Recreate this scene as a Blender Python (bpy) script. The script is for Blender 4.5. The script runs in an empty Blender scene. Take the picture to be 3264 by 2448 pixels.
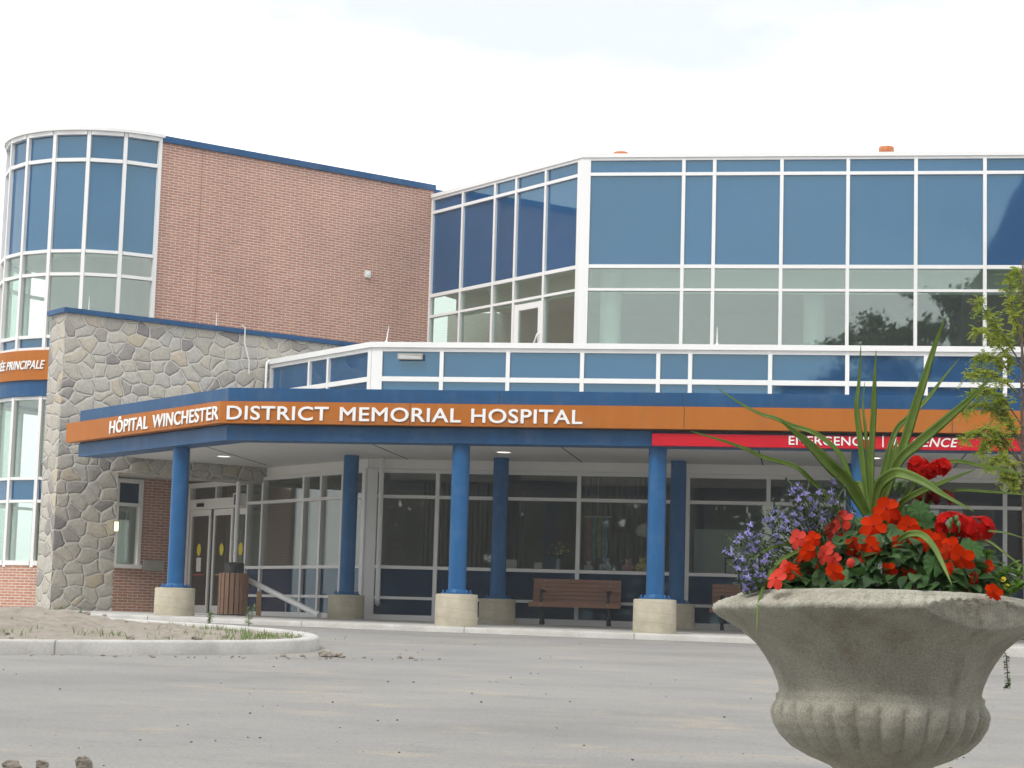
import bpy, bmesh, math, random
from mathutils import Vector, Matrix, Euler
rad = math.radians
Q = math.sqrt(0.5)
random.seed(7)
scene = bpy.context.scene
col = scene.collection

# ------------------------------------------------------------------ camera, sky, sun, exposure
cam_data = bpy.data.cameras.new('camera')
cam_data.sensor_width = 36.0
cam_data.lens = 70.95
cam_data.clip_start = 0.1
cam_data.clip_end = 4000
camera = bpy.data.objects.new('camera', cam_data)
col.objects.link(camera)
camera.matrix_world = (Matrix.Rotation(0.149059, 4, 'Z') @ Matrix.Rotation(math.pi / 2 + 0.117465, 4, 'X')
                       @ Matrix.Rotation(0.028317, 4, 'Z'))
scene.camera = camera

SUN_EL, SUN_AZ = rad(52), rad(-28)          # azimuth measured from behind the camera, negative = from the left
world = bpy.data.worlds.new('World')
scene.world = world
world.use_nodes = True
wn, wl = world.node_tree.nodes, world.node_tree.links
wn.clear()
w_out = wn.new('ShaderNodeOutputWorld')
w_bg = wn.new('ShaderNodeBackground')
w_bg.inputs['Strength'].default_value = 0.12
w_sky = wn.new('ShaderNodeTexSky')
w_sky.sky_type = 'NISHITA'
w_sky.sun_disc = False
w_sky.sun_elevation = SUN_EL
w_sky.sun_rotation = math.pi - SUN_AZ
w_co = wn.new('ShaderNodeTexCoord')
w_map = wn.new('ShaderNodeMapping')
w_map.inputs['Scale'].default_value = (1.0, 1.0, 2.6)
w_map.inputs['Location'].default_value = (2.6, 1.9, 0.2)
w_noise = wn.new('ShaderNodeTexNoise')
w_noise.inputs['Scale'].default_value = 3.4
w_noise.inputs['Detail'].default_value = 7
w_noise.inputs['Roughness'].default_value = 0.52
w_ramp = wn.new('ShaderNodeValToRGB')
w_ramp.color_ramp.elements[0].position = 0.30
w_ramp.color_ramp.elements[0].color = (0.54, 0.572, 0.60, 1)
w_ramp.color_ramp.elements[1].position = 0.56
w_ramp.color_ramp.elements[1].color = (1, 1, 1, 1)
w_gain = wn.new('ShaderNodeVectorMath')
w_gain.operation = 'SCALE'
w_gain.inputs['Scale'].default_value = 10.6
w_mix = wn.new('ShaderNodeMix')
w_mix.data_type = 'RGBA'
w_mix.inputs['Factor'].default_value = 0.92
wl.new(w_co.outputs['Generated'], w_map.inputs['Vector'])
wl.new(w_map.outputs['Vector'], w_noise.inputs['Vector'])
w_sep = wn.new('ShaderNodeSeparateXYZ')
wl.new(w_co.outputs['Generated'], w_sep.inputs[0])
w_band = wn.new('ShaderNodeValToRGB')           # thin bright cloud low down, a belt of greyer cloud above it
be = w_band.color_ramp.elements
be.new(0.5); be.new(0.6)
for e, (p_, v_) in zip(be, [(0.19, 1.0), (0.30, 0.02), (0.40, 0.05), (0.56, 0.7)]):
    e.position, e.color = p_, (v_, v_, v_, 1)
wl.new(w_sep.outputs['Z'], w_band.inputs['Fac'])
w_lift = wn.new('ShaderNodeMapRange')
w_lift.inputs['To Min'].default_value = -0.17
w_lift.inputs['To Max'].default_value = 0.15
wl.new(w_band.outputs['Color'], w_lift.inputs['Value'])
w_add = wn.new('ShaderNodeMath')
w_add.operation = 'ADD'
wl.new(w_noise.outputs['Fac'], w_add.inputs[0])
wl.new(w_lift.outputs['Result'], w_add.inputs[1])
wl.new(w_add.outputs[0], w_ramp.inputs['Fac'])
wl.new(w_ramp.outputs['Color'], w_gain.inputs[0])
wl.new(w_sky.outputs['Color'], w_mix.inputs['A'])
wl.new(w_gain.outputs['Vector'], w_mix.inputs['B'])
wl.new(w_mix.outputs['Result'], w_bg.inputs['Color'])
wl.new(w_bg.outputs['Background'], w_out.inputs['Surface'])

sun_data = bpy.data.lights.new('sun', 'SUN')
sun_data.energy = 1.3
sun_data.angle = rad(14)
sun_data.color = (1.0, 0.96, 0.9)
sun = bpy.data.objects.new('sun', sun_data)
col.objects.link(sun)
sd = Vector((math.sin(SUN_AZ) * math.cos(SUN_EL), -math.cos(SUN_AZ) * math.cos(SUN_EL), math.sin(SUN_EL)))
sun.rotation_euler = sd.to_track_quat('Z', 'Y').to_euler()
sun.location = (0, 0, 60)

vs = scene.view_settings
vs.view_transform = 'Standard'
vs.look = 'None'
vs.exposure = 0.5
vs.gamma = 1.0
vs.use_curve_mapping = False
scene.cycles.use_denoising = True
scene.cycles.max_bounces = 8
scene.cycles.transparent_max_bounces = 16
scene.cycles.caustics_reflective = False
scene.cycles.caustics_refractive = False

# ------------------------------------------------------------------ materials
def new_mat(name):
    m = bpy.data.materials.new(name)
    m.use_nodes = True
    nt = m.node_tree
    nt.nodes.clear()
    out = nt.nodes.new('ShaderNodeOutputMaterial')
    return m, nt, out

def node(nt, kind, **kw):
    n = nt.nodes.new(kind)
    for k, v in kw.items():
        if k.startswith('i_'):
            n.inputs[k[2:].replace('_', ' ')].default_value = v
        else:
            setattr(n, k, v)
    return n

def ramp(nt, fac, stops):
    r = nt.nodes.new('ShaderNodeValToRGB')
    el = r.color_ramp.elements
    while len(el) < len(stops):
        el.new(0.5)
    for e, (p, c) in zip(el, stops):
        e.position = p
        e.color = tuple(c) + (1,) if len(c) == 3 else c
    nt.links.new(fac, r.inputs['Fac'])
    return r.outputs['Color']

def mixc(nt, fac, a, b, mode='MIX'):
    m = nt.nodes.new('ShaderNodeMix')
    m.data_type = 'RGBA'
    m.blend_type = mode
    for key, v in (('Factor', fac), ('A', a), ('B', b)):
        if hasattr(v, 'is_linked'):
            nt.links.new(v, m.inputs[key])
        else:
            m.inputs[key].default_value = v if key == 'Factor' else (tuple(v) + (1,) if len(v) == 3 else v)
    return m.outputs['Result']

def bump(nt, height, strength, dist):
    b = nt.nodes.new('ShaderNodeBump')
    b.inputs['Strength'].default_value = strength
    b.inputs['Distance'].default_value = dist
    nt.links.new(height, b.inputs['Height'])
    return b.outputs['Normal']

def coord(nt, kind, scale=(1, 1, 1)):
    t = nt.nodes.new('ShaderNodeTexCoord')
    m = nt.nodes.new('ShaderNodeMapping')
    m.inputs['Scale'].default_value = scale
    nt.links.new(t.outputs[kind], m.inputs['Vector'])
    return m.outputs['Vector']

def noise(nt, vec, scale, detail=4, rough=0.55):
    n = nt.nodes.new('ShaderNodeTexNoise')
    n.inputs['Scale'].default_value = scale
    n.inputs['Detail'].default_value = detail
    n.inputs['Roughness'].default_value = rough
    if vec is not None:
        nt.links.new(vec, n.inputs['Vector'])
    return n.outputs['Fac']

def paint(name, color, rough=0.4, spread=0.08, scale=1.3, spec=0.5, bump_s=0.0, metallic=0.0, coord_kind='Object', streak=0.0):
    """a painted or plain surface with slight uneven wear in tone and gloss"""
    m, nt, out = new_mat(name)
    p = nt.nodes.new('ShaderNodeBsdfPrincipled')
    vec = coord(nt, coord_kind)
    n = noise(nt, vec, scale, 5, 0.6)
    lo = [max(0, c * (1 - spread)) for c in color]
    hi = [min(1, c * (1 + spread)) for c in color]
    c = ramp(nt, n, [(0.3, lo), (0.7, hi)])
    if streak:                                  # faint rain streaks and dust on painted metal
        sv = noise(nt, coord(nt, coord_kind, (5, 5, 0.5)), 1.0, 5, 0.65)
        c = mixc(nt, 1.0, c, ramp(nt, sv, [(0.30, (1 - streak,) * 3), (0.6, (1.0, 1.0, 1.0)), (0.8, (1 + streak,) * 3)]), 'MULTIPLY')
        du = noise(nt, coord(nt, coord_kind, (1.5, 1.5, 1.5)), 1.0, 6, 0.7)
        c = mixc(nt, ramp(nt, du, [(0.52, (0, 0, 0)), (0.8, (0.16, 0.16, 0.16))]), c, (0.34, 0.33, 0.30))
    nt.links.new(c, p.inputs['Base Color'])
    rr = nt.nodes.new('ShaderNodeMapRange')
    rr.inputs['To Min'].default_value = max(0, rough - 0.07)
    rr.inputs['To Max'].default_value = min(1, rough + 0.07)
    nt.links.new(noise(nt, vec, scale * 4, 3), rr.inputs['Value'])
    nt.links.new(rr.outputs['Result'], p.inputs['Roughness'])
    p.inputs['Specular IOR Level'].default_value = spec
    p.inputs['Metallic'].default_value = metallic
    if bump_s:
        nt.links.new(bump(nt, noise(nt, vec, scale * 30, 4), bump_s, 0.01), p.inputs['Normal'])
    nt.links.new(p.outputs['BSDF'], out.inputs['Surface'])
    return m

M = {}
M['white_metal'] = paint('white_metal', (0.80, 0.80, 0.79), 0.38, 0.03)
M['grey_white'] = paint('grey_white', (0.83, 0.815, 0.79), 0.5, 0.03)
M['blue_metal'] = paint('blue_metal', (0.014, 0.086, 0.215), 0.42, 0.10, 0.9, spec=0.2, streak=0.16)
M['blue_column'] = paint('blue_column', (0.015, 0.112, 0.285), 0.42, 0.08, 1.5, spec=0.22, streak=0.12)
M['orange_panel'] = paint('orange_panel', (0.44, 0.140, 0.018), 0.5, 0.06, 0.8, spec=0.15, streak=0.08)
M['red_panel'] = paint('red_panel', (0.56, 0.006, 0.020), 0.45, 0.05, 0.9, spec=0.15)
M['letter_white'] = paint('letter_white', (0.84, 0.84, 0.83), 0.4, 0.02)
M['soffit'] = paint('soffit', (0.64, 0.635, 0.62), 0.6, 0.03)
M['dark_gap'] = paint('dark_gap', (0.03, 0.03, 0.03), 0.8, 0.1)
M['roof_grey'] = paint('roof_grey', (0.35, 0.35, 0.34), 0.9, 0.1)
M['vent_orange'] = paint('vent_orange', (0.52, 0.16, 0.045), 0.5, 0.12, 4)
M['steel'] = paint('steel', (0.55, 0.55, 0.54), 0.35, 0.06, 6, metallic=0.6)
M['fixture'] = paint('fixture', (0.36, 0.34, 0.30), 0.4, 0.1, 8, metallic=0.3)
M['cast_iron'] = paint('cast_iron', (0.012, 0.012, 0.014), 0.4, 0.2, 8)
M['bin_lid'] = paint('bin_lid', (0.035, 0.033, 0.032), 0.45, 0.15, 6)
M['interior_wall'] = paint('interior_wall', (0.46, 0.42, 0.39), 0.8, 0.04)
M['interior_dark'] = paint('interior_dark', (0.34, 0.32, 0.30), 0.8, 0.1)
M['interior_pale'] = paint('interior_pale', (0.72, 0.76, 0.72), 0.7, 0.02)
M['interior_floor'] = paint('interior_floor', (0.30, 0.29, 0.27), 0.4, 0.06)
M['curtain'] = paint('curtain', (0.27, 0.25, 0.235), 0.9, 0.1)
M['paper'] = paint('paper', (0.75, 0.75, 0.72), 0.8, 0.03)
M['yellow_sticker'] = paint('yellow_sticker', (0.75, 0.62, 0.05), 0.5, 0.05)
M['red_line'] = paint('red_line', (0.5, 0.05, 0.05), 0.5, 0.05)
M['yellow_line'] = paint('yellow_line', (0.5, 0.4, 0.08), 0.5, 0.05)
M['photo_print'] = paint('photo_print', (0.42, 0.42, 0.40), 0.6, 0.3, 9)
M['plush_white'] = paint('plush_white', (0.62, 0.60, 0.55), 0.95, 0.08, 20)
M['plush_blue'] = paint('plush_blue', (0.42, 0.46, 0.58), 0.95, 0.08, 20)
M['plush_pink'] = paint('plush_pink', (0.62, 0.36, 0.34), 0.95, 0.08, 20)
M['plush_yellow'] = paint('plush_yellow', (0.62, 0.54, 0.22), 0.95, 0.08, 20)
M['scarf_pink'] = paint('scarf_pink', (0.45, 0.27, 0.29), 0.95, 0.2, 12)
M['scarf_teal'] = paint('scarf_teal', (0.22, 0.36, 0.36), 0.95, 0.2, 12)
M['scarf_yellow'] = paint('scarf_yellow', (0.46, 0.42, 0.13), 0.95, 0.2, 12)
M['scarf_blue'] = paint('scarf_blue', (0.24, 0.36, 0.45), 0.95, 0.2, 12)
M['barn_wall'] = paint('barn_wall', (0.07, 0.065, 0.06), 0.9, 0.2, 2)

def lamp_mat(name, color, strength):
    m, nt, out = new_mat(name)
    e = node(nt, 'ShaderNodeEmission')
    e.inputs['Color'].default_value = tuple(color) + (1,)
    e.inputs['Strength'].default_value = strength
    nt.links.new(e.outputs[0], out.inputs['Surface'])
    return m
M['lamp_lit'] = lamp_mat('lamp_lit', (1.0, 0.93, 0.8), 1.6)
M['lamp_yellow'] = lamp_mat('lamp_yellow', (1.0, 0.9, 0.45), 2.0)

def pane_normal(nt, vec, amount):
    """every pane sits a little out of true and is very slightly wavy"""
    oi = node(nt, 'ShaderNodeObjectInfo')
    wnz = node(nt, 'ShaderNodeTexWhiteNoise', noise_dimensions='1D')
    nt.links.new(oi.outputs['Random'], wnz.inputs['W'])
    s0 = node(nt, 'ShaderNodeVectorMath', operation='SUBTRACT')
    s0.inputs[1].default_value = (0.5, 0.5, 0.5)
    nt.links.new(wnz.outputs['Color'], s0.inputs[0])
    s1 = node(nt, 'ShaderNodeVectorMath', operation='SCALE')
    s1.inputs['Scale'].default_value = amount
    nt.links.new(s0.outputs[0], s1.inputs[0])
    b = node(nt, 'ShaderNodeBump')
    b.inputs['Strength'].default_value = 0.03
    b.inputs['Distance'].default_value = 0.05
    nt.links.new(noise(nt, vec, 0.8, 2), b.inputs['Height'])
    a = node(nt, 'ShaderNodeVectorMath', operation='ADD')
    nt.links.new(b.outputs['Normal'], a.inputs[0])
    nt.links.new(s1.outputs[0], a.inputs[1])
    n = node(nt, 'ShaderNodeVectorMath', operation='NORMALIZE')
    nt.links.new(a.outputs[0], n.inputs[0])
    return n.outputs[0], oi.outputs['Random']

def glass(name, tint, base, edge):
    """clear pane: tinted see-through plus a mirror that grows towards grazing angles, faintly wavy"""
    m, nt, out = new_mat(name)
    tr = node(nt, 'ShaderNodeBsdfTransparent')
    tr.inputs['Color'].default_value = tuple(tint) + (1,)
    gl = node(nt, 'ShaderNodeBsdfGlossy')
    gl.inputs['Roughness'].default_value = 0.015
    gl.inputs['Color'].default_value = (0.93, 1.0, 0.98, 1)
    lw = node(nt, 'ShaderNodeLayerWeight')
    lw.inputs['Blend'].default_value = 0.5
    pw = node(nt, 'ShaderNodeMath', operation='POWER')
    pw.inputs[1].default_value = 4.0
    nt.links.new(lw.outputs['Facing'], pw.inputs[0])
    mr = node(nt, 'ShaderNodeMapRange')
    mr.inputs['To Min'].default_value = base
    mr.inputs['To Max'].default_value = edge
    nt.links.new(pw.outputs[0], mr.inputs['Value'])
    mx = node(nt, 'ShaderNodeMixShader')
    nt.links.new(mr.outputs['Result'], mx.inputs['Fac'])
    nt.links.new(tr.outputs[0], mx.inputs[1])
    nt.links.new(gl.outputs[0], mx.inputs[2])
    vec = coord(nt, 'Object')
    nt.links.new(pane_normal(nt, vec, 0.012)[0], gl.inputs['Normal'])
    nt.links.new(mx.outputs[0], out.inputs['Surface'])
    return m
M['clear_glass'] = glass('clear_glass', (0.90, 0.92, 0.90), 0.065, 0.55)
M['tinted_glass'] = glass('tinted_glass', (0.78, 0.86, 0.82), 0.125, 0.60)

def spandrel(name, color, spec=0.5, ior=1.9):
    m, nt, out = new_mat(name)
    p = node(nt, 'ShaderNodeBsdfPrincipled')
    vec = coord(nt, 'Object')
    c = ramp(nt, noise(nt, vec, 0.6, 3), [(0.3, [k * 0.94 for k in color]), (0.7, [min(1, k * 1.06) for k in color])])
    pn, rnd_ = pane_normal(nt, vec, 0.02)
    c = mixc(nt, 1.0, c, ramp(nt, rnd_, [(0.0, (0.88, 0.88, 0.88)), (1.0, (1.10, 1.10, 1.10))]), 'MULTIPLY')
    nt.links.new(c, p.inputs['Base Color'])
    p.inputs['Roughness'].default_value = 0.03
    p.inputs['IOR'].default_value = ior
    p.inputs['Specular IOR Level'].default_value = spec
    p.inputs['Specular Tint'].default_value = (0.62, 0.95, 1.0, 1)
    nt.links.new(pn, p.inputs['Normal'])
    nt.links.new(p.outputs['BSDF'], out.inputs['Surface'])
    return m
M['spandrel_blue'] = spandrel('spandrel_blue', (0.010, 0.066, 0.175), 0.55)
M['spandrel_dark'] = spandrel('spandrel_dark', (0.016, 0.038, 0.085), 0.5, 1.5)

def brick_mat():
    m, nt, out = new_mat('brick')
    p = node(nt, 'ShaderNodeBsdfPrincipled')
    vec = coord(nt, 'UV')
    b = node(nt, 'ShaderNodeTexBrick', offset=0.5, squash=1.0)
    b.inputs['Scale'].default_value = 1.0
    b.inputs['Brick Width'].default_value = 0.262
    b.inputs['Row Height'].default_value = 0.0667 * 1.04
    b.inputs['Mortar Size'].default_value = 0.0085
    b.inputs['Mortar Smooth'].default_value = 0.25
    b.inputs['Bias'].default_value = -0.1
    b.inputs['Color1'].default_value = (0.54, 0.265, 0.172, 1)
    b.inputs['Color2'].default_value = (0.47, 0.215, 0.146, 1)
    b.inputs['Mortar'].default_value = (0.74, 0.69, 0.63, 1)
    nt.links.new(vec, b.inputs['Vector'])
    n1 = noise(nt, vec, 0.35, 5, 0.6)
    tone = ramp(nt, n1, [(0.3, (0.84, 0.83, 0.83)), (0.7, (1.0, 1.0, 1.0))])
    drip = noise(nt, coord(nt, 'UV', (1.6, 0.16, 1)), 1.0, 6, 0.65)
    tone = mixc(nt, 1.0, tone, ramp(nt, drip, [(0.30, (0.93, 0.92, 0.915)), (0.55, (1, 1, 1)), (0.78, (1.05, 1.05, 1.045))]), 'MULTIPLY')
    batch = noise(nt, coord(nt, 'UV', (3.8, 14.4, 1)), 1.0, 1)
    tone = mixc(nt, 1.0, tone, ramp(nt, batch, [(0.3, (0.90, 0.89, 0.885)), (0.55, (1, 1, 1)), (0.75, (1.06, 1.05, 1.04))]), 'MULTIPLY')
    c = mixc(nt, 1.0, b.outputs['Color'], tone, 'MULTIPLY')
    nt.links.new(c, p.inputs['Base Color'])
    p.inputs['Roughness'].default_value = 0.85
    inv = node(nt, 'ShaderNodeMath', operation='SUBTRACT')
    inv.inputs[0].default_value = 1.0
    nt.links.new(b.outputs['Fac'], inv.inputs[1])
    nt.links.new(bump(nt, inv.outputs[0], 0.5, 0.006), p.inputs['Normal'])
    nt.links.new(p.outputs['BSDF'], out.inputs['Surface'])
    return m
M['brick'] = brick_mat()

def stone_mat():
    m, nt, out = new_mat('field_stone')
    p = node(nt, 'ShaderNodeBsdfPrincipled')
    vec = coord(nt, 'UV')
    n = node(nt, 'ShaderNodeTexNoise')
    n.inputs['Scale'].default_value = 2.2
    n.inputs['Detail'].default_value = 2
    nt.links.new(vec, n.inputs['Vector'])
    sub = node(nt, 'ShaderNodeVectorMath', operation='SUBTRACT')
    sub.inputs[1].default_value = (0.5, 0.5, 0.5)
    nt.links.new(n.outputs['Color'], sub.inputs[0])
    sc = node(nt, 'ShaderNodeVectorMath', operation='SCALE')
    sc.inputs['Scale'].default_value = 0.24
    nt.links.new(sub.outputs[0], sc.inputs[0])
    add = node(nt, 'ShaderNodeVectorMath', operation='ADD')
    nt.links.new(vec, add.inputs[0])
    nt.links.new(sc.outputs[0], add.inputs[1])
    mp = node(nt, 'ShaderNodeMapping')
    mp.inputs['Scale'].default_value = (2.7, 3.5, 1)
    nt.links.new(add.outputs[0], mp.inputs['Vector'])
    v1 = node(nt, 'ShaderNodeTexVoronoi', voronoi_dimensions='2D', feature='F1')
    v2 = node(nt, 'ShaderNodeTexVoronoi', voronoi_dimensions='2D', feature='DISTANCE_TO_EDGE')
    for v in (v1, v2):
        v.inputs['Scale'].default_value = 1.0
        v.inputs['Randomness'].default_value = 0.82
        nt.links.new(mp.outputs[0], v.inputs['Vector'])
    sep = node(nt, 'ShaderNodeSeparateColor')
    nt.links.new(v1.outputs['Color'], sep.inputs[0])
    stone = ramp(nt, sep.outputs[0], [(0.0, (0.30, 0.275, 0.265)), (0.2, (0.46, 0.43, 0.37)), (0.5, (0.55, 0.515, 0.44)),
                                     (0.75, (0.50, 0.48, 0.44)), (0.92, (0.57, 0.52, 0.42)), (1.0, (0.54, 0.46, 0.35))])
    grain = ramp(nt, noise(nt, vec, 14, 6, 0.65), [(0.25, (0.72, 0.72, 0.72)), (0.75, (1.06, 1.06, 1.06))])
    stone = mixc(nt, 1.0, stone, grain, 'MULTIPLY')
    joint = ramp(nt, v2.outputs['Distance'], [(0.022, (1, 1, 1)), (0.05, (0, 0, 0))])
    c = mixc(nt, joint, stone, (0.58, 0.56, 0.52))
    nt.links.new(c, p.inputs['Base Color'])
    p.inputs['Roughness'].default_value = 0.9
    h = ramp(nt, v2.outputs['Distance'], [(0.02, (0, 0, 0)), (0.12, (0.8, 0.8, 0.8)), (0.4, (1, 1, 1))])
    hh = mixc(nt, 0.25, h, noise(nt, vec, 9, 5))
    nt.links.new(bump(nt, hh, 0.9, 0.055), p.inputs['Normal'])
    nt.links.new(p.outputs['BSDF'], out.inputs['Surface'])
    return m
M['stone'] = stone_mat()

def concrete_mat(name, base, stain, scale=3.0, seams=False, grit=0.4, rough=0.88, joints=0.0):
    m, nt, out = new_mat(name)
    p = node(nt, 'ShaderNodeBsdfPrincipled')
    vec = coord(nt, 'Object')
    a = noise(nt, vec, scale, 6, 0.62)
    c = ramp(nt, a, [(0.3, stain), (0.6, base), (0.8, [min(1, k * 1.08) for k in base])])
    g = noise(nt, vec, scale * 25, 3, 0.7)
    c = mixc(nt, 1.0, c, ramp(nt, g, [(0.3, (0.82, 0.82, 0.82)), (0.7, (1.05, 1.05, 1.05))]), 'MULTIPLY')
    height = g
    if seams:                                   # helical seams of a spiral form tube
        sx = node(nt, 'ShaderNodeSeparateXYZ')
        nt.links.new(vec, sx.inputs[0])
        at = node(nt, 'ShaderNodeMath', operation='ARCTAN2')
        nt.links.new(sx.outputs['Y'], at.inputs[0])
        nt.links.new(sx.outputs['X'], at.inputs[1])
        k = node(nt, 'ShaderNodeMath', operation='MULTIPLY')
        k.inputs[1].default_value = 0.028
        nt.links.new(at.outputs[0], k.inputs[0])
        s = node(nt, 'ShaderNodeMath', operation='ADD')
        nt.links.new(sx.outputs['Z'], s.inputs[0])
        nt.links.new(k.outputs[0], s.inputs[1])
        pp = node(nt, 'ShaderNodeMath', operation='PINGPONG')
        pp.inputs[1].default_value = 0.088
        nt.links.new(s.outputs[0], pp.inputs[0])
        line = ramp(nt, pp.outputs[0], [(0.003, (1, 1, 1)), (0.008, (0, 0, 0))])
        c = mixc(nt, mixc(nt, 0.5, line, (0, 0, 0)), c, [k * 0.55 for k in base])
    if joints:                                  # saw-cut joints at regular steps along x
        sx = node(nt, 'ShaderNodeSeparateXYZ')
        nt.links.new(vec, sx.inputs[0])
        pp = node(nt, 'ShaderNodeMath', operation='PINGPONG')
        pp.inputs[1].default_value = joints / 2
        nt.links.new(sx.outputs['X'], pp.inputs[0])
        c = mixc(nt, ramp(nt, pp.outputs[0], [(0.006, (1, 1, 1)), (0.012, (0, 0, 0))]), c, [k * 0.35 for k in base])
        st = noise(nt, coord(nt, 'Object', (0.8, 0.8, 5)), 1.0, 6, 0.7)
        c = mixc(nt, ramp(nt, st, [(0.55, (0, 0, 0)), (0.75, (0.6, 0.6, 0.6))]), c, [k * 0.62 for k in base])
    nt.links.new(c, p.inputs['Base Color'])
    p.inputs['Roughness'].default_value = rough
    nt.links.new(bump(nt, height, grit, 0.004), p.inputs['Normal'])
    nt.links.new(p.outputs['BSDF'], out.inputs['Surface'])
    return m
M['pedestal_concrete'] = concrete_mat('pedestal_concrete', (0.52, 0.47, 0.36), (0.40, 0.36, 0.27), 4, True)
M['kerb_concrete'] = concrete_mat('kerb_concrete', (0.52, 0.51, 0.48), (0.38, 0.37, 0.34), 1.6, joints=3.0)
M['pavement_concrete'] = concrete_mat('pavement_concrete', (0.58, 0.57, 0.53), (0.48, 0.47, 0.44), 0.9, joints=3.0)
M['block_concrete'] = concrete_mat('block_concrete', (0.50, 0.49, 0.46), (0.44, 0.43, 0.40), 4)

def urn_mat():
    m, nt, out = new_mat('cast_stone')
    p = node(nt, 'ShaderNodeBsdfPrincipled')
    vec = coord(nt, 'Object')
    a = noise(nt, vec, 7, 6, 0.65)
    c = ramp(nt, a, [(0.28, (0.27, 0.258, 0.208)), (0.52, (0.430, 0.415, 0.345)), (0.78, (0.54, 0.525, 0.45))])
    fine = noise(nt, vec, 260, 2, 0.8)
    c = mixc(nt, 1.0, c, ramp(nt, fine, [(0.32, (0.64, 0.64, 0.64)), (0.6, (1.0, 1.0, 1.0)), (0.75, (1.2, 1.2, 1.19))]), 'MULTIPLY')
    rust = noise(nt, coord(nt, 'Object', (9, 9, 14)), 1.0, 2)
    c = mixc(nt, ramp(nt, rust, [(0.74, (0, 0, 0)), (0.80, (0.5, 0.5, 0.5))]), c, (0.30, 0.19, 0.05))
    dark = noise(nt, coord(nt, 'Object', (14, 14, 4)), 1.0, 5, 0.7)
    c = mixc(nt, ramp(nt, dark, [(0.56, (0, 0, 0)), (0.74, (0.55, 0.55, 0.55))]), c, (0.17, 0.157, 0.11))
    nt.links.new(c, p.inputs['Base Color'])
    p.inputs['Roughness'].default_value = 0.93
    p.inputs['Specular IOR Level'].default_value = 0.25
    hh = mixc(nt, 0.5, fine, noise(nt, vec, 70, 5, 0.7))
    nt.links.new(bump(nt, hh, 0.6, 0.004), p.inputs['Normal'])
    nt.links.new(p.outputs['BSDF'], out.inputs['Surface'])
    return m
M['cast_stone'] = urn_mat()

def asphalt_mat():
    m, nt, out = new_mat('dusty_asphalt')
    p = node(nt, 'ShaderNodeBsdfPrincipled')
    vec = coord(nt, 'Object')
    streak = coord(nt, 'Object', (0.7, 1.2, 1))
    a = noise(nt, streak, 0.55, 7, 0.62)
    c = ramp(nt, a, [(0.28, (0.185, 0.180, 0.170)), (0.5, (0.228, 0.221, 0.208)), (0.72, (0.262, 0.253, 0.235))])
    s = noise(nt, coord(nt, 'Object', (0.75, 1.0, 1)), 0.95, 8, 0.68)
    sand = ramp(nt, s, [(0.56, (0, 0, 0)), (0.72, (0.7, 0.7, 0.7))])
    c = mixc(nt, sand, c, (0.34, 0.295, 0.215))
    g = noise(nt, vec, 38, 3, 0.75)
    c = mixc(nt, 1.0, c, ramp(nt, g, [(0.28, (0.62, 0.62, 0.62)), (0.48, (1.0, 1.0, 1.0)), (0.75, (1.12, 1.12, 1.12))]), 'MULTIPLY')
    dk = noise(nt, coord(nt, 'Object', (0.9, 1.5, 1)), 0.9, 7, 0.72)
    c = mixc(nt, ramp(nt, dk, [(0.56, (0, 0, 0)), (0.72, (0.55, 0.55, 0.55))]), c, (0.150, 0.149, 0.147))
    nt.links.new(c, p.inputs['Base Color'])
    p.inputs['Roughness'].default_value = 0.9
    nt.links.new(bump(nt, g, 0.5, 0.01), p.inputs['Normal'])
    nt.links.new(p.outputs['BSDF'], out.inputs['Surface'])
    return m
M['asphalt'] = asphalt_mat()

def soil_mat(name, a, b):
    m, nt, out = new_mat(name)
    p = node(nt, 'ShaderNodeBsdfPrincipled')
    vec = coord(nt, 'Object')
    n1 = noise(nt, vec, 5, 7, 0.7)
    c = ramp(nt, n1, [(0.3, a), (0.7, b)])
    nt.links.new(c, p.inputs['Base Color'])
    p.inputs['Roughness'].default_value = 0.97
    p.inputs['Specular IOR Level'].default_value = 0.15
    nt.links.new(bump(nt, noise(nt, vec, 22, 6, 0.7), 1.0, 0.04), p.inputs['Normal'])
    nt.links.new(p.outputs['BSDF'], out.inputs['Surface'])
    return m
M['dry_soil'] = soil_mat('dry_soil', (0.26, 0.225, 0.185), (0.40, 0.36, 0.31))
M['dark_soil'] = soil_mat('dark_soil', (0.02, 0.015, 0.01), (0.05, 0.04, 0.03))
M['stone_grit'] = soil_mat('stone_grit', (0.08, 0.075, 0.07), (0.20, 0.19, 0.175))

def timber_mat(name, a, b):
    m, nt, out = new_mat(name)
    p = node(nt, 'ShaderNodeBsdfPrincipled')
    n1 = noise(nt, coord(nt, 'Object', (1.2, 14, 14)), 2.2, 5, 0.6)
    nt.links.new(ramp(nt, n1, [(0.3, a), (0.7, b)]), p.inputs['Base Color'])
    p.inputs['Roughness'].default_value = 0.55
    nt.links.new(p.outputs['BSDF'], out.inputs['Surface'])
    return m
M['bench_timber'] = timber_mat('bench_timber', (0.225, 0.108, 0.065), (0.29, 0.148, 0.092))
M['bin_timber'] = timber_mat('bin_timber', (0.30, 0.165, 0.10), (0.38, 0.22, 0.14))
M['stake_timber'] = timber_mat('stake_timber', (0.34, 0.20, 0.09), (0.44, 0.27, 0.13))

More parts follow.
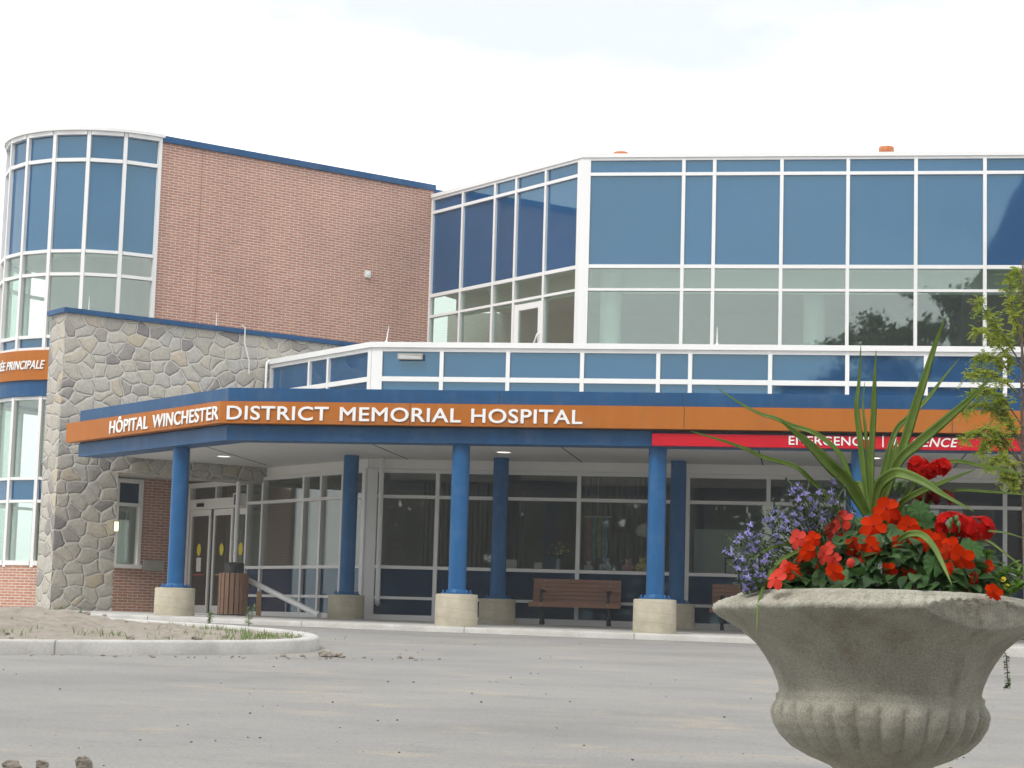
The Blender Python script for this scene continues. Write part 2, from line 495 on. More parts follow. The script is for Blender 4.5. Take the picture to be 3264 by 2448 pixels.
def leaf_mat(name, a, b, trans=0.35, rough=0.5, scale=30, spec=0.3, streaks=False):
    m, nt, out = new_mat(name)
    p = node(nt, 'ShaderNodeBsdfPrincipled')
    vec = coord(nt, 'Object')
    geo = node(nt, 'ShaderNodeNewGeometry')
    mixn = node(nt, 'ShaderNodeMath', operation='ADD')
    nt.links.new(noise(nt, vec, scale, 3), mixn.inputs[0])
    half = node(nt, 'ShaderNodeMath', operation='MULTIPLY_ADD')
    half.inputs[1].default_value = 0.5
    half.inputs[2].default_value = -0.25
    nt.links.new(geo.outputs['Random Per Island'], half.inputs[0])
    nt.links.new(half.outputs[0], mixn.inputs[1])
    c = ramp(nt, mixn.outputs[0], [(0.25, a), (0.75, b)])
    if streaks:                                 # fine lengthwise veins of a sword leaf, browned in places
        sv = noise(nt, coord(nt, 'UV', (26, 1.2, 1)), 1.0, 3, 0.6)
        c = mixc(nt, 1.0, c, ramp(nt, sv, [(0.3, (0.62, 0.66, 0.6)), (0.7, (1.28, 1.22, 1.2))]), 'MULTIPLY')
        br = noise(nt, coord(nt, 'UV', (5, 6, 1)), 1.0, 4, 0.7)
        c = mixc(nt, ramp(nt, br, [(0.62, (0, 0, 0)), (0.78, (0.5, 0.5, 0.5))]), c, (0.16, 0.12, 0.05))
    nt.links.new(c, p.inputs['Base Color'])
    p.inputs['Roughness'].default_value = rough
    p.inputs['Specular IOR Level'].default_value = spec
    t = node(nt, 'ShaderNodeBsdfTranslucent')
    nt.links.new(c, t.inputs['Color'])
    mx = node(nt, 'ShaderNodeMixShader')
    mx.inputs['Fac'].default_value = trans
    nt.links.new(p.outputs['BSDF'], mx.inputs[1])
    nt.links.new(t.outputs[0], mx.inputs[2])
    nt.links.new(mx.outputs[0], out.inputs['Surface'])
    return m
M['spike_leaf'] = leaf_mat('spike_leaf', (0.115, 0.215, 0.030), (0.25, 0.36, 0.095), 0.30, 0.45, 14, 0.3, True)
M['dark_leaf'] = leaf_mat('dark_leaf', (0.018, 0.056, 0.014), (0.062, 0.138, 0.032), 0.25, 0.42, 30)
M['geranium_leaf'] = leaf_mat('geranium_leaf', (0.040, 0.120, 0.025), (0.075, 0.18, 0.045), 0.3, 0.6, 50)
M['lobelia_leaf'] = leaf_mat('lobelia_leaf', (0.05, 0.085, 0.03), (0.11, 0.16, 0.06), 0.3, 0.5, 30)
M['sprig_leaf'] = leaf_mat('sprig_leaf', (0.09, 0.20, 0.03), (0.17, 0.30, 0.05), 0.4, 0.5, 30)
M['locust_leaf'] = leaf_mat('locust_leaf', (0.22, 0.33, 0.02), (0.46, 0.52, 0.07), 0.5, 0.5, 8)
M['tree_leaf'] = leaf_mat('tree_leaf', (0.022, 0.055, 0.014), (0.05, 0.10, 0.028), 0.25, 0.5, 1.5)
M['weed_leaf'] = leaf_mat('weed_leaf', (0.13, 0.20, 0.06), (0.24, 0.31, 0.11), 0.4, 0.6, 6)
M['orange_petal'] = leaf_mat('orange_petal', (0.52, 0.016, 0.001), (0.76, 0.045, 0.003), 0.3, 0.7, 45, 0.06)
M['salmon_petal'] = leaf_mat('salmon_petal', (0.66, 0.048, 0.030), (0.76, 0.085, 0.060), 0.3, 0.7, 45, 0.06)
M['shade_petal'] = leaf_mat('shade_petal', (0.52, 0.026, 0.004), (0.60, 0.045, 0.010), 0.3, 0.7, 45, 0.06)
M['red_petal'] = leaf_mat('red_petal', (0.40, 0.004, 0.003), (0.68, 0.016, 0.010), 0.3, 0.7, 60, 0.08)
M['wilted_petal'] = leaf_mat('wilted_petal', (0.16, 0.010, 0.010), (0.30, 0.02, 0.02), 0.25, 0.8, 60)
M['violet_petal'] = leaf_mat('violet_petal', (0.29, 0.26, 0.68), (0.44, 0.40, 0.84), 0.3, 0.7, 60, 0.08)
M['yellow_petal'] = leaf_mat('yellow_petal', (0.70, 0.52, 0.03), (0.80, 0.62, 0.06), 0.35, 0.6, 60)
M['flower_eye'] = paint('flower_eye', (0.18, 0.01, 0.02), 0.7, 0.2, 30)
M['white_eye'] = paint('white_eye', (0.70, 0.68, 0.75), 0.7, 0.1, 30)
M['stem_green'] = paint('stem_green', (0.10, 0.17, 0.05), 0.6, 0.25, 20)
M['bud_green'] = paint('bud_green', (0.11, 0.19, 0.06), 0.7, 0.3, 60)
M['bark'] = paint('bark', (0.16, 0.12, 0.10), 0.9, 0.25, 18, bump_s=0.3)

# ------------------------------------------------------------------ building blocks
def tag(o, label=None, cat=None, group=None, kind=None):
    if label: o['label'] = label
    if cat: o['category'] = cat
    if group: o['group'] = group
    if kind: o['kind'] = kind
    return o

def empty(name, loc, label=None, cat=None, group=None, rz=0.0, parent=None):
    o = bpy.data.objects.new(name, None)
    col.objects.link(o)
    o.location = loc
    o.rotation_euler = (0, 0, rz)
    o.empty_display_size = 0.2
    if parent: o.parent = parent
    return tag(o, label, cat, group)

class MB:
    """collects faces (with uv in metres where a pattern needs it) and links them as one mesh object"""
    def __init__(self):
        self.v, self.f, self.uv, self.smooth, self.mi = [], [], [], [], []
    def face(self, pts, uv=None, smooth=False, mi=0):
        b = len(self.v)
        self.v += [tuple(p) for p in pts]
        self.f.append(tuple(range(b, b + len(pts))))
        self.uv.append(uv or [(0, 0)] * len(pts))
        self.smooth.append(smooth)
        self.mi.append(mi)
    def block(self, F, l0, l1, d0, d1, z0, z1):
        """box in a wall frame: along l, outwards d, up z; uv follows metres on every side"""
        P = lambda l, d, z: F.at(l, d, z)
        if l1 < l0: l0, l1 = l1, l0
        if d1 < d0: d0, d1 = d1, d0
        s = [
            ([(l0, d1, z0), (l1, d1, z0), (l1, d1, z1), (l0, d1, z1)], lambda l, d, z: (l, z)),
            ([(l1, d0, z0), (l0, d0, z0), (l0, d0, z1), (l1, d0, z1)], lambda l, d, z: (l, z)),
            ([(l0, d0, z0), (l0, d1, z0), (l0, d1, z1), (l0, d0, z1)], lambda l, d, z: (l0 + d, z)),
            ([(l1, d1, z0), (l1, d0, z0), (l1, d0, z1), (l1, d1, z1)], lambda l, d, z: (l1 - d, z)),
            ([(l0, d1, z1), (l1, d1, z1), (l1, d0, z1), (l0, d0, z1)], lambda l, d, z: (l, d)),
            ([(l0, d0, z0), (l1, d0, z0), (l1, d1, z0), (l0, d1, z0)], lambda l, d, z: (l, d)),
        ]
        for q, u in s:
            if F.flip: q = q[::-1]
            self.face([P(*a) for a in q], [u(*a) for a in q])
    def grid(self, rows, closed=False, smooth=True, uv=None):
        """skin over rows of points sharing vertices"""
        b = len(self.v)
        n = len(rows[0])
        for r in rows: self.v += [tuple(p) for p in r]
        for i in range(len(rows) - 1):
            for j in range(n if closed else n - 1):
                k = (j + 1) % n
                self.f.append((b + i * n + j, b + i * n + k, b + (i + 1) * n + k, b + (i + 1) * n + j))
                self.uv.append([(0, 0)] * 4 if uv is None else [uv(i, j), uv(i, j + 1), uv(i + 1, j + 1), uv(i + 1, j)])
                self.smooth.append(smooth)
                self.mi.append(0)
    def tube(self, pts, radii, n=8, caps=True):
        rows = []
        pts = [Vector(p) for p in pts]
        if not hasattr(radii, '__len__'): radii = [radii] * len(pts)
        ref = Vector((0.13, 0.99, 0.05))
        for i, p in enumerate(pts):
            t = (pts[min(i + 1, len(pts) - 1)] - pts[max(i - 1, 0)]).normalized()
            a = t.cross(ref)
            if a.length < 0.05: a = t.cross(Vector((1, 0, 0)))
            a.normalize()
            c = t.cross(a)
            rows.append([p + (a * math.cos(2 * math.pi * k / n) + c * math.sin(2 * math.pi * k / n)) * radii[i] for k in range(n)])
        self.grid(rows, True)
        if caps:
            self.face(rows[0][::-1])
            self.face(rows[-1])
    def lathe(self, prof, n=32, centre=(0, 0, 0), cap=True, arc=None, smooth=True):
        cx, cy, cz = centre
        rows = [[(cx + r * math.cos(2 * math.pi * k / n), cy + r * math.sin(2 * math.pi * k / n), cz + z) for k in range(n)] for r, z in prof]
        self.grid(rows, True, smooth)
        if cap:
            self.face(rows[0][::-1])
            self.face(rows[-1])
    def ball(self, c, r, sc=(1, 1, 1), n=10):
        rows = []
        for i in range(1, n):
            a = math.pi * i / n
            rows.append([(c[0] + r * sc[0] * math.sin(a) * math.cos(2 * math.pi * k / n), c[1] + r * sc[1] * math.sin(a) * math.sin(2 * math.pi * k / n),
                          c[2] - r * sc[2] * math.cos(a)) for k in range(n)])
        self.grid(rows, True)
        self.face(rows[0][::-1], smooth=True)
        self.face(rows[-1], smooth=True)
    def build(self, name, mat, parent=None, loc=None, bevel=0.0):
        me = bpy.data.meshes.new(name)
        me.from_pydata(self.v, [], self.f)
        uvl = me.uv_layers.new(name='UVMap')
        flat = [c for f in self.uv for p in f for c in p]
        uvl.data.foreach_set('uv', flat)
        me.polygons.foreach_set('use_smooth', self.smooth)
        me.polygons.foreach_set('material_index', self.mi)
        for m in (mat if isinstance(mat, (list, tuple)) else [mat]): me.materials.append(m)
        me.update()
        o = bpy.data.objects.new(name, me)
        col.objects.link(o)
        if loc is not None: o.location = loc
        if parent is not None: o.parent = parent
        if bevel:
            bv = o.modifiers.new('bevel', 'BEVEL')
            bv.width, bv.segments, bv.limit_method = bevel, 2, 'ANGLE'
        return o

class Frame:
    """a vertical wall plane: o origin, u along, n outwards (2-D)"""
    def __init__(self, o, u, n):
        self.o, self.u, self.n = Vector(o), Vector(u), Vector(n)
        # block() winding assumes u x up = n
        self.flip = (self.u.y * self.n.x - self.u.x * self.n.y) < 0
    def at(self, l, d, z):
        p = self.o + self.u * l + self.n * d
        return (p.x, p.y, z)

FRONT_G = Frame((-9.5, 42.75), (1, 0), (0, -1))
CHAM_G = Frame((-9.5, 42.75), (-Q, Q), (-Q, -Q))
FRONT_U = Frame((-5.72, 49.14), (1, 0), (0, -1))
CHAM_U = Frame((-5.72, 49.14), (-Q, Q), (-Q, -Q))
BRICK = Frame((-16.33, 48.02), (Q, Q), (Q, -Q))
STONE = Frame((-16.37, 42.25), (Q, Q), (Q, -Q))
AXES = Frame((0, 0), (1, 0), (0, -1))

def slab(mb, pts, z0, z1):
    """flat slab over a 2-D outline given anticlockwise"""
    mb.face([(x, y, z1) for x, y in pts])
    mb.face([(x, y, z0) for x, y in pts[::-1]])
    for (ax, ay), (bx, by) in zip(pts, pts[1:] + pts[:1]):
        mb.face([(ax, ay, z0), (bx, by, z0), (bx, by, z1), (ax, ay, z1)])

def offset_path(path, d):
    """offset an open polyline (walked left to right seen from outside) by d outwards, mitred"""
    out = []
    for i, p in enumerate(path):
        p = Vector(p)
        ns = []
        if i > 0: t = (p - Vector(path[i - 1])).normalized(); ns.append(Vector((t.y, -t.x)))
        if i < len(path) - 1: t = (Vector(path[i + 1]) - p).normalized(); ns.append(Vector((t.y, -t.x)))
        n = ns[0] if len(ns) == 1 else (ns[0] + ns[1]).normalized()
        k = 1 if len(ns) == 1 else 1 / max(0.3, n.dot(ns[0]))
        out.append(p + n * d * k)
    return out

def strip(mb, path, d0, d1, z0, z1):
    """a continuous moulding along a polyline, from depth d0 (inner) to d1 (outer)"""
    a, b = offset_path(path, d0), offset_path(path, d1)
    for i in range(len(path) - 1):
        mb.face([(*b[i], z0), (*b[i + 1], z0), (*b[i + 1], z1), (*b[i], z1)])
        mb.face([(*a[i + 1], z0), (*a[i], z0), (*a[i], z1), (*a[i + 1], z1)])
        mb.face([(*b[i], z1), (*b[i + 1], z1), (*a[i + 1], z1), (*a[i], z1)])
        mb.face([(*a[i], z0), (*a[i + 1], z0), (*b[i + 1], z0), (*b[i], z0)])
    mb.face([(*a[0], z0), (*b[0], z0), (*b[0], z1), (*a[0], z1)])
    mb.face([(*b[-1], z0), (*a[-1], z0), (*a[-1], z1), (*b[-1], z1)])

def lettering(name, text, mat, width, height, depth, parent, weight=0.013, shear=0.0, place=None):
    """raised capital letters: width and cap height in metres; place(u, d, z) puts them on their face"""
    cu = bpy.data.curves.new(name, 'FONT')
    cu.body = text
    cu.extrude = 0.02
    cu.shear = shear
    cu.space_character = 1.06
    cu.resolution_u = 4
    tmp = bpy.data.objects.new(name, cu)
    col.objects.link(tmp)
    dg = bpy.context.evaluated_depsgraph_get()
    me = bpy.data.meshes.new_from_object(tmp.evaluated_get(dg))
    bpy.data.objects.remove(tmp)
    bpy.data.curves.remove(cu)
    b = bmesh.new()
    b.from_mesh(me)
    bmesh.ops.remove_doubles(b, verts=b.verts, dist=1e-5)
    move = {}
    for v in b.verts:                           # thicken the strokes: push every outline point out along its own mitre
        ns = []
        for f in v.link_faces:
            n = f.normal
            if abs(n.z) < 0.5 and all((n - m_).length > 1e-3 for m_ in ns): ns.append(n.copy())
        if ns:
            m_ = Vector((sum(n.x for n in ns), sum(n.y for n in ns), 0))
            if m_.length > 0.05:
                m_.normalize()
                move[v] = m_ * weight / max(0.45, sum(m_.dot(n) for n in ns) / len(ns))
    for v, d in move.items(): v.co += d
    b.to_mesh(me)
    b.free()
    xs = [v.co.x for v in me.vertices]
    x0, x1 = min(xs), max(xs)
    hgt = 0.727 + 2 * weight
    for v in me.vertices:
        u = (v.co.x - x0) / (x1 - x0) * width
        z = (v.co.y + weight) / hgt * height
        d = (v.co.z + 0.02) / 0.04 * depth
        v.co = place(u, d, z)
    me.materials.clear()
    me.materials.append(mat)
    o = bpy.data.objects.new(name, me)
    col.objects.link(o)
    o.parent = parent
    return o

def curtain_wall(parent, F, posts, levels, rows, name, z_lo, z_hi, post_w=0.085, rail_d=0.05, skip=None, frame_name='window_frame'):
    """posts: list of (l, width); levels: list of rail (z0, z1); rows: list of (z0, z1, material, pane name).
    One frame mesh, one pane object per cell."""
    fr = MB()
    for l, w in posts:
        fr.block(F, l - w / 2, l + w / 2, -0.10, rail_d, z_lo, z_hi)
    for (la, wa), (lb, wb) in zip(posts, posts[1:]):
        for z0, z1 in levels:
            if skip and skip(la, lb, z0): continue
            fr.block(F, la + wa / 2 + 0.001, lb - wb / 2 - 0.001, -0.097, rail_d - 0.004, z0, z1)
    f = fr.build(frame_name, M['white_metal'], parent)
    for (la, wa), (lb, wb) in zip(posts, posts[1:]):
        for z0, z1, mat, nm in rows:
            if skip and skip(la, lb, (z0 + z1) / 2): continue
            p = MB()
            p.block(F, la + wa / 2 - 0.01, lb - wb / 2 + 0.01, -0.045, -0.02, z0 - 0.01, z1 + 0.01)
            p.build(nm, mat, f)
    return f

# ------------------------------------------------------------------ ground
def lot_z(x, y):
    return -1.3 + 0.03 * max(-4.0, min(y, 36.0)) - 0.006 * max(-30, min(30, x))

xs = [-400, -120, -40, -30] + [-20 + i for i in range(41)] + [30, 40, 120, 400]
ys = [-400, -120, -40, -12, -4] + [i for i in range(0, 37)] + [44, 80, 200, 1200]
g = MB()
g.grid([[(x, y, lot_z(x, y) + 0.004 * math.sin(x * 1.7 + y * 2.3)) for x in xs] for y in ys])
ground = tag(g.build('parking_lot', M['asphalt']), kind='structure')

PAVE_EDGE = [(-24, 36.6), (-14, 36.1), (-8.2, 35.3), (-4.4, 35.0), (-0.9, 34.9), (3.2, 33.2), (9, 31.2)]
def pave_z(x, y):
    t = max(0.0, min(1.0, (42.75 - y) / 7.5))
    return -0.02 - 0.075 * t - 0.006 * (x + 9) * (0.25 + 0.75 * t)
pv = MB()
rows = []
for k in range(9):
    t = k / 8
    rows.append([(x, y + (52 - y) * t * t if True else y, 0) for x, y in offset_path(PAVE_EDGE, -0.17)])
rows = [[(x, y, pave_z(x, y)) for x, y, _ in r] for r in rows]
pv.grid(rows)
pavement = tag(pv.build('pavement', M['pavement_concrete']), kind='structure')
kb = MB()
a, b = offset_path(PAVE_EDGE, -0.18), offset_path(PAVE_EDGE, 0.0)
def dense(p, n=10):
    o = []
    for (ax, ay), (bx, by) in zip(p, p[1:]):
        for i in range(n): o.append((ax + (bx - ax) * i / n, ay + (by - ay) * i / n))
    return o + [tuple(p[-1])]
a, b = dense(a), dense(b)
rnd = random.Random(3)
top = lambda x, y: pave_z(x, y) + 0.006 + rnd.uniform(-0.004, 0.004)
kb.grid([[(x, y, pave_z(x, y) - 0.1) for x, y in a], [(x, y, top(x, y)) for x, y in a],
         [(x, y + 0.03, top(x, y)) for x, y in b], [(x, y, top(x, y) - 0.03) for x, y in b], [(x, y - 0.012, lot_z(x, y) - 0.1) for x, y in b]][::-1])
kerb = tag(kb.build('kerb', M['kerb_concrete']), kind='structure')

# planting island with its own kerb and a heap of dry soil
ISL = [(-26, 18.6), (-16, 20.6), (-12, 21.9), (-9.55, 23.1), (-8.0, 24.25), (-7.0, 25.35), (-6.62, 26.4), (-6.75, 27.6), (-7.3, 28.8), (-8.2, 29.8), (-10, 31.0), (-13, 32.4), (-17, 33.6), (-26, 35.2)]
def smooth_path(p, n=5):
    out = []
    for i in range(len(p) - 1):
        p0, p1, p2, p3 = p[max(i - 1, 0)], p[i], p[i + 1], p[min(i + 2, len(p) - 1)]
        for k in range(n):
            t = k / n
            out.append(tuple(0.5 * (2 * b1 + (c - a1) * t + (2 * a1 - 5 * b1 + 4 * c - d) * t * t + (3 * b1 - a1 - 3 * c + d) * t ** 3)
                             for a1, b1, c, d in zip(p0, p1, p2, p3)))
    return out + [p[-1]]
ISLP = smooth_path(ISL)
ki = MB()
ins = [tuple(v) for v in offset_path(ISLP, -0.20)]
ins1 = [tuple(v) for v in offset_path(ISLP, -0.03)]
ins2 = [tuple(v) for v in offset_path(ISLP, -0.17)]
KH = 0.175
ki.grid([[(x, y, lot_z(x, y) - 0.08) for x, y in ISLP], [(x, y, lot_z(x, y) + KH - 0.03) for x, y in ISLP],
         [(x, y, lot_z(x, y) + KH + rnd.uniform(-.003, .003)) for x, y in ins1], [(x, y, lot_z(x, y) + KH + rnd.uniform(-.003, .003)) for x, y in ins2],
         [(x, y, lot_z(x, y) + KH - 0.02) for x, y in ins], [(x, y, lot_z(x, y) - 0.05) for x, y in ins]])
island_kerb = tag(ki.build('island_kerb', M['kerb_concrete']), kind='structure')

from mathutils import noise as mnoise
def soil_h(x, y):
    """height of the soil heap over the lot"""
    # distance to the kerb line, coarse
    d = min(math.hypot(x - px, y - py) for px, py in ins[::2])
    e = max(0.0, min(1.0, d / 2.6))
    base = KH - 0.05 + (0.20 * min(1.0, max(0.0, (-6.9 - x) / 4.2))) * (e * e * (3 - 2 * e))
    v = Vector((x, y, 0))
    base += 0.11 * e * mnoise.noise(v * 1.1) + 0.06 * (0.25 + e) * mnoise.noise(v * 3.3) + 0.035 * (0.3 + e) * mnoise.noise(v * 8.0)
    return base
sm = MB()
N_A = 46
front = ins[:len(ins) // 2]
def lerp2(p, q, t): return (p[0] + (q[0] - p[0]) * t, p[1] + (q[1] - p[1]) * t)
def resample(p, n):
    L = [0]
    for (ax, ay), (bx, by) in zip(p, p[1:]): L.append(L[-1] + math.hypot(bx - ax, by - ay))
    out, j = [], 0
    for i in range(n):
        s = L[-1] * i / (n - 1)
        while j < len(L) - 2 and L[j + 1] < s: j += 1
        out.append(lerp2(p[j], p[j + 1], (s - L[j]) / max(1e-9, L[j + 1] - L[j])))
    return out
tip = min(range(len(ins)), key=lambda i: -ins[i][0])
fa, fb = resample(ins[:tip + 1], 150), resample(ins[tip:][::-1], 150)
rows = []
for j in range(N_A):
    t = j / (N_A - 1)
    rows.append([lerp2(p, q, t) for p, q in zip(fa, fb)])
sm.grid([[(x, y, lot_z(x, y) + soil_h(x, y)) for x, y in r] for r in rows])
soil_heap = tag(sm.build('soil', M['dry_soil']), kind='structure')

# stones, crumbs and clods lying on the asphalt
def clod(mb, x, y, z, r, rng, n=7):
    rows = []
    k0 = rng.random() * 9
    for i in range(1, n):
        a = math.pi * i / n
        rr = []
        for k in range(n + 2):
            b2 = 2 * math.pi * k / (n + 2)
            d = Vector((math.sin(a) * math.cos(b2), math.sin(a) * math.sin(b2), -math.cos(a) * 0.7))
            s = r * (1 + 0.55 * mnoise.noise(d * 1.9 + Vector((k0, k0, 0))))
            rr.append((x + d.x * s, y + d.y * s, z + d.z * s + r * 0.4))
        rows.append(rr)
    mb.grid(rows, True, False)
    mb.face(rows[0][::-1]); mb.face(rows[-1])
gr = MB()
rng = random.Random(11)
for i in range(260):
    y = 11 + 22 * rng.random() ** 1.3
    x = -0.149 * y + rng.uniform(-0.27, 0.27) * y
    if x < -6.4 and y > 22: continue
    r = 0.0035 + 0.009 * rng.random() ** 3
    clod(gr, x, y, lot_z(x, y), r, rng, 4)
tag(gr.build('gravel', M['stone_grit']), kind='stuff')
cl = MB()
cl2 = MB()
for x, y, r in [(-6.55, 24.9, .035), (-6.35, 25.1, .03), (-6.1, 25.3, .09), (-5.98, 25.35, .06), (-5.85, 25.2, .035), (-5.6, 25.3, .025), (-5.2, 25.6, .035), (-5.05, 25.6, .03), (-6.0, 25.6, .05), (-4.7, 25.7, .02)]:
    clod(cl, x, y, lot_z(x, y), r, rng, 8)
for i in range(50):
    t = rng.random()
    x, y = -9.3 + 4.6 * t, 23.1 + 2.6 * t + rng.uniform(-.35, .05)
    clod(cl, x, y, lot_z(x, y), 0.008 + 0.018 * rng.random() ** 2, rng, 4)
tag(cl.build('dirt_crumbs', M['dry_soil']), kind='stuff')
for i in range(300):                            # clods over the heap
    j, k = rng.randrange(3, N_A - 3), rng.randrange(12, 148)
    x, y = rows[j][k]
    x += rng.uniform(-.2, .2)
    clod(cl2, x, y, lot_z(x, y) + soil_h(x, y) - 0.01, 0.010 + 0.040 * rng.random() ** 3, rng, 5)
tag(cl2.build('soil_clods', M['dry_soil']), kind='stuff')
for i, (x, y, r, lab) in enumerate([(-4.58, 11.36, .06, 'pale dry dirt clod nearest the corner of the lot'),
                                    (-4.43, 11.44, .05, 'pointed dirt clod on the asphalt, middle of three at the near edge'),
                                    (-4.22, 11.54, .065, 'tall dark dirt clod on the asphalt, rightmost of three at the near edge')]):
    c = MB(); clod(c, 0, 0, 0, r, rng, 9)
    o = c.build('dirt_clod', M['dry_soil'], loc=(x, y, lot_z(x, y)))
    o.scale = (0.9 - .1 * i, 0.8, 0.85 + .1 * i)
    o.rotation_euler = (0.2 * i, 0.1, i * 1.3)
    tag(o, lab, 'dirt clod', 'dirt clods at the near edge of the lot')

# ------------------------------------------------------------------ hospital wing: ground floor glazing, parapet, upper storey
hosp = empty('hospital_building', (0, 0, 0), 'two storey hospital wing with white framed blue glazing, angled corner and brick side wall', 'hospital')

# --- ground floor, front: corner post, mullions, rails
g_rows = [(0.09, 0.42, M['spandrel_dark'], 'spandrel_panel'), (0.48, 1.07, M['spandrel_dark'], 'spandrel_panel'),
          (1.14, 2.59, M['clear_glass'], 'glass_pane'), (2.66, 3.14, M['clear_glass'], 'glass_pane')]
g_lv = [(-0.15, 0.09), (0.42, 0.48), (1.07, 1.14), (2.59, 2.66), (3.14, 3.22)]
gp = [(0.10, 0.22), (1.53, .085), (2.985, .085), (4.595, .085), (6.23, .085), (6.91, .085), (8.60, .085), (10.21, .085), (11.835, .085), (13.45, .085), (15.05, .085), (16.7, .085)]
curtain_wall(hosp, FRONT_G, gp, g_lv, g_rows, 'g', -0.15, 3.22, frame_name='ground_window_frame')
# --- ground floor, angled side (the entrance doors stand at its far end)
gc = [(0.12, 0.13), (1.00, .07), (1.91, .075), (2.67, .075), (4.53, .075), (5.25, .075)]
curtain_wall(hosp, CHAM_G, gc, g_lv, g_rows, 'gc', -0.15, 3.22, post_w=0.075, frame_name='ground_window_frame')

# --- sliding entrance doors
ent = MB()
ent.block(CHAM_G, 8.13, 8.24, -0.10, 0.05, -0.1, 3.2)
ent.block(CHAM_G, 5.29, 8.129, -0.10, 0.07, 2.54, 2.79)
ent.block(CHAM_G, 5.29, 8.129, -0.10, 0.045, 3.08, 3.2)
ent.block(CHAM_G, 6.78, 6.84, -0.10, 0.045, 2.791, 3.079)
entrance = ent.build('entrance_door', M['grey_white'], hosp)
for l0, l1 in [(5.29, 6.77), (6.85, 8.12)]:
    p = MB(); p.block(CHAM_G, l0, l1, -0.05, -0.025, 2.78, 3.09); p.build('transom_pane', M['clear_glass'], entrance)
for l0, l1, d in [(5.32, 5.98, -0.06), (6.02, 6.98, -0.01), (7.06, 8.10, 0.03)]:
    lf = MB()
    lf.block(CHAM_G, l0, l0 + 0.085, d - 0.04, d, 0.0, 2.53)
    lf.block(CHAM_G, l1 - 0.085, l1, d - 0.04, d, 0.0, 2.53)
    lf.block(CHAM_G, l0 + 0.086, l1 - 0.086, d - 0.039, d - 0.001, 2.38, 2.53)
    lf.block(CHAM_G, l0 + 0.086, l1 - 0.086, d - 0.039, d - 0.001, 0.0, 0.2)
    lf.build('door_leaf', M['grey_white'], entrance)
    p = MB(); p.block(CHAM_G, l0 + 0.08, l1 - 0.08, d - 0.03, d - 0.012, 0.19, 2.39); p.build('door_glass', M['clear_glass'], entrance)
    lm = (l0 + l1) / 2
    st = MB()
    st.face([CHAM_G.at(lm + 0.10 * math.cos(a * math.pi / 12), d + 0.004, 1.55 + 0.15 * math.sin(a * math.pi / 12)) for a in range(24)])
    st.build('door_sticker', M['yellow_sticker'], entrance)
    st = MB(); st.block(CHAM_G, lm - 0.28, lm + 0.28, d - 0.011, d - 0.006, 0.93, 0.955)
    st.build('safety_line', M['red_line'] if l0 > 7 else M['yellow_line'], entrance)
nt = MB(); nt.block(CHAM_G, 7.47, 7.70, 0.02, 0.024, 1.02, 1.36); nt.build('door_notice', M['paper'], entrance)
sn = MB(); sn.block(CHAM_G, 7.35, 7.65, 0.07, 0.12, 2.60, 2.69); sn.build('door_sensor', M['cast_iron'], entrance)
cb = MB(); cb.block(CHAM_G, 5.30, 5.58, 0.05, 0.25, 2.55, 2.86); cb.build('speaker_box', M['grey_white'], entrance)
cbf = MB(); cbf.block(CHAM_G, 5.33, 5.50, 0.25, 0.262, 2.58, 2.83); cbf.build('speaker_grille', M['cast_iron'], entrance)

# --- white fascia above the ground-floor glass, in panels
fa2 = MB()
xsf = [0.0, 2.985, 6.57, 10.21, 13.45, 16.7]
for a_, b_ in zip(xsf, xsf[1:]):
    fa2.block(FRONT_G, a_ + 0.006, b_ - 0.006, -0.1, 0.03, 3.225, 3.50)
fa2.block(CHAM_G, 0.006, 4.4, -0.1, 0.03, 3.225, 3.50)
fa2.build('fascia_panel', M['grey_white'], hosp)

# --- parapet storey
p_rows = [(4.32, 5.13, M['spandrel_blue'], 'spandrel_panel'), (5.235, 5.785, M['spandrel_blue'], 'spandrel_panel')]
p_lv = [(4.24, 4.32), (5.13, 5.235), (5.785, 5.865)]
pp = [(0.10, 0.235)] + gp[1:]
curtain_wall(hosp, FRONT_G, pp, p_lv, p_rows, 'p', 4.24, 5.865, frame_name='parapet_frame')
pcm = [(0.075, 0.13), (1.82, .075), (2.645, .075), (4.40, .075)]
curtain_wall(hosp, CHAM_G, pcm, p_lv, p_rows, 'pc', 4.24, 5.865, frame_name='parapet_frame')
cp = MB()
PARA = [(-9.5 - Q * 4.46, 42.75 + Q * 4.46), (-9.5, 42.75), (7.2, 42.75)]
strip(cp, PARA, -0.35, 0.10, 5.868, 5.985)
cp.build('parapet_coping', M['white_metal'], hosp)

# --- flat roofs and hidden inner structure
rf = MB()
slab(rf, [(-9.4, 42.9), (7.2, 42.9), (7.2, 49.0), (-5.7, 49.0), (-10.6, 53.9), (-13.5, 51.0), (-12.45, 45.95)], 5.30, 5.42)
slab(rf, [(-5.62, 49.26), (7.2, 49.26), (7.2, 60), (-8, 60), (-10.3, 53.94)], 11.30, 11.42)
slab(rf, [(-12.9, 46.0), (-11.4, 47.5), (-14.9, 50.6), (-17.2, 47.2), (-16.4, 43.0)], 3.25, 3.4)
rf.build('roof', M['roof_grey'], hosp)

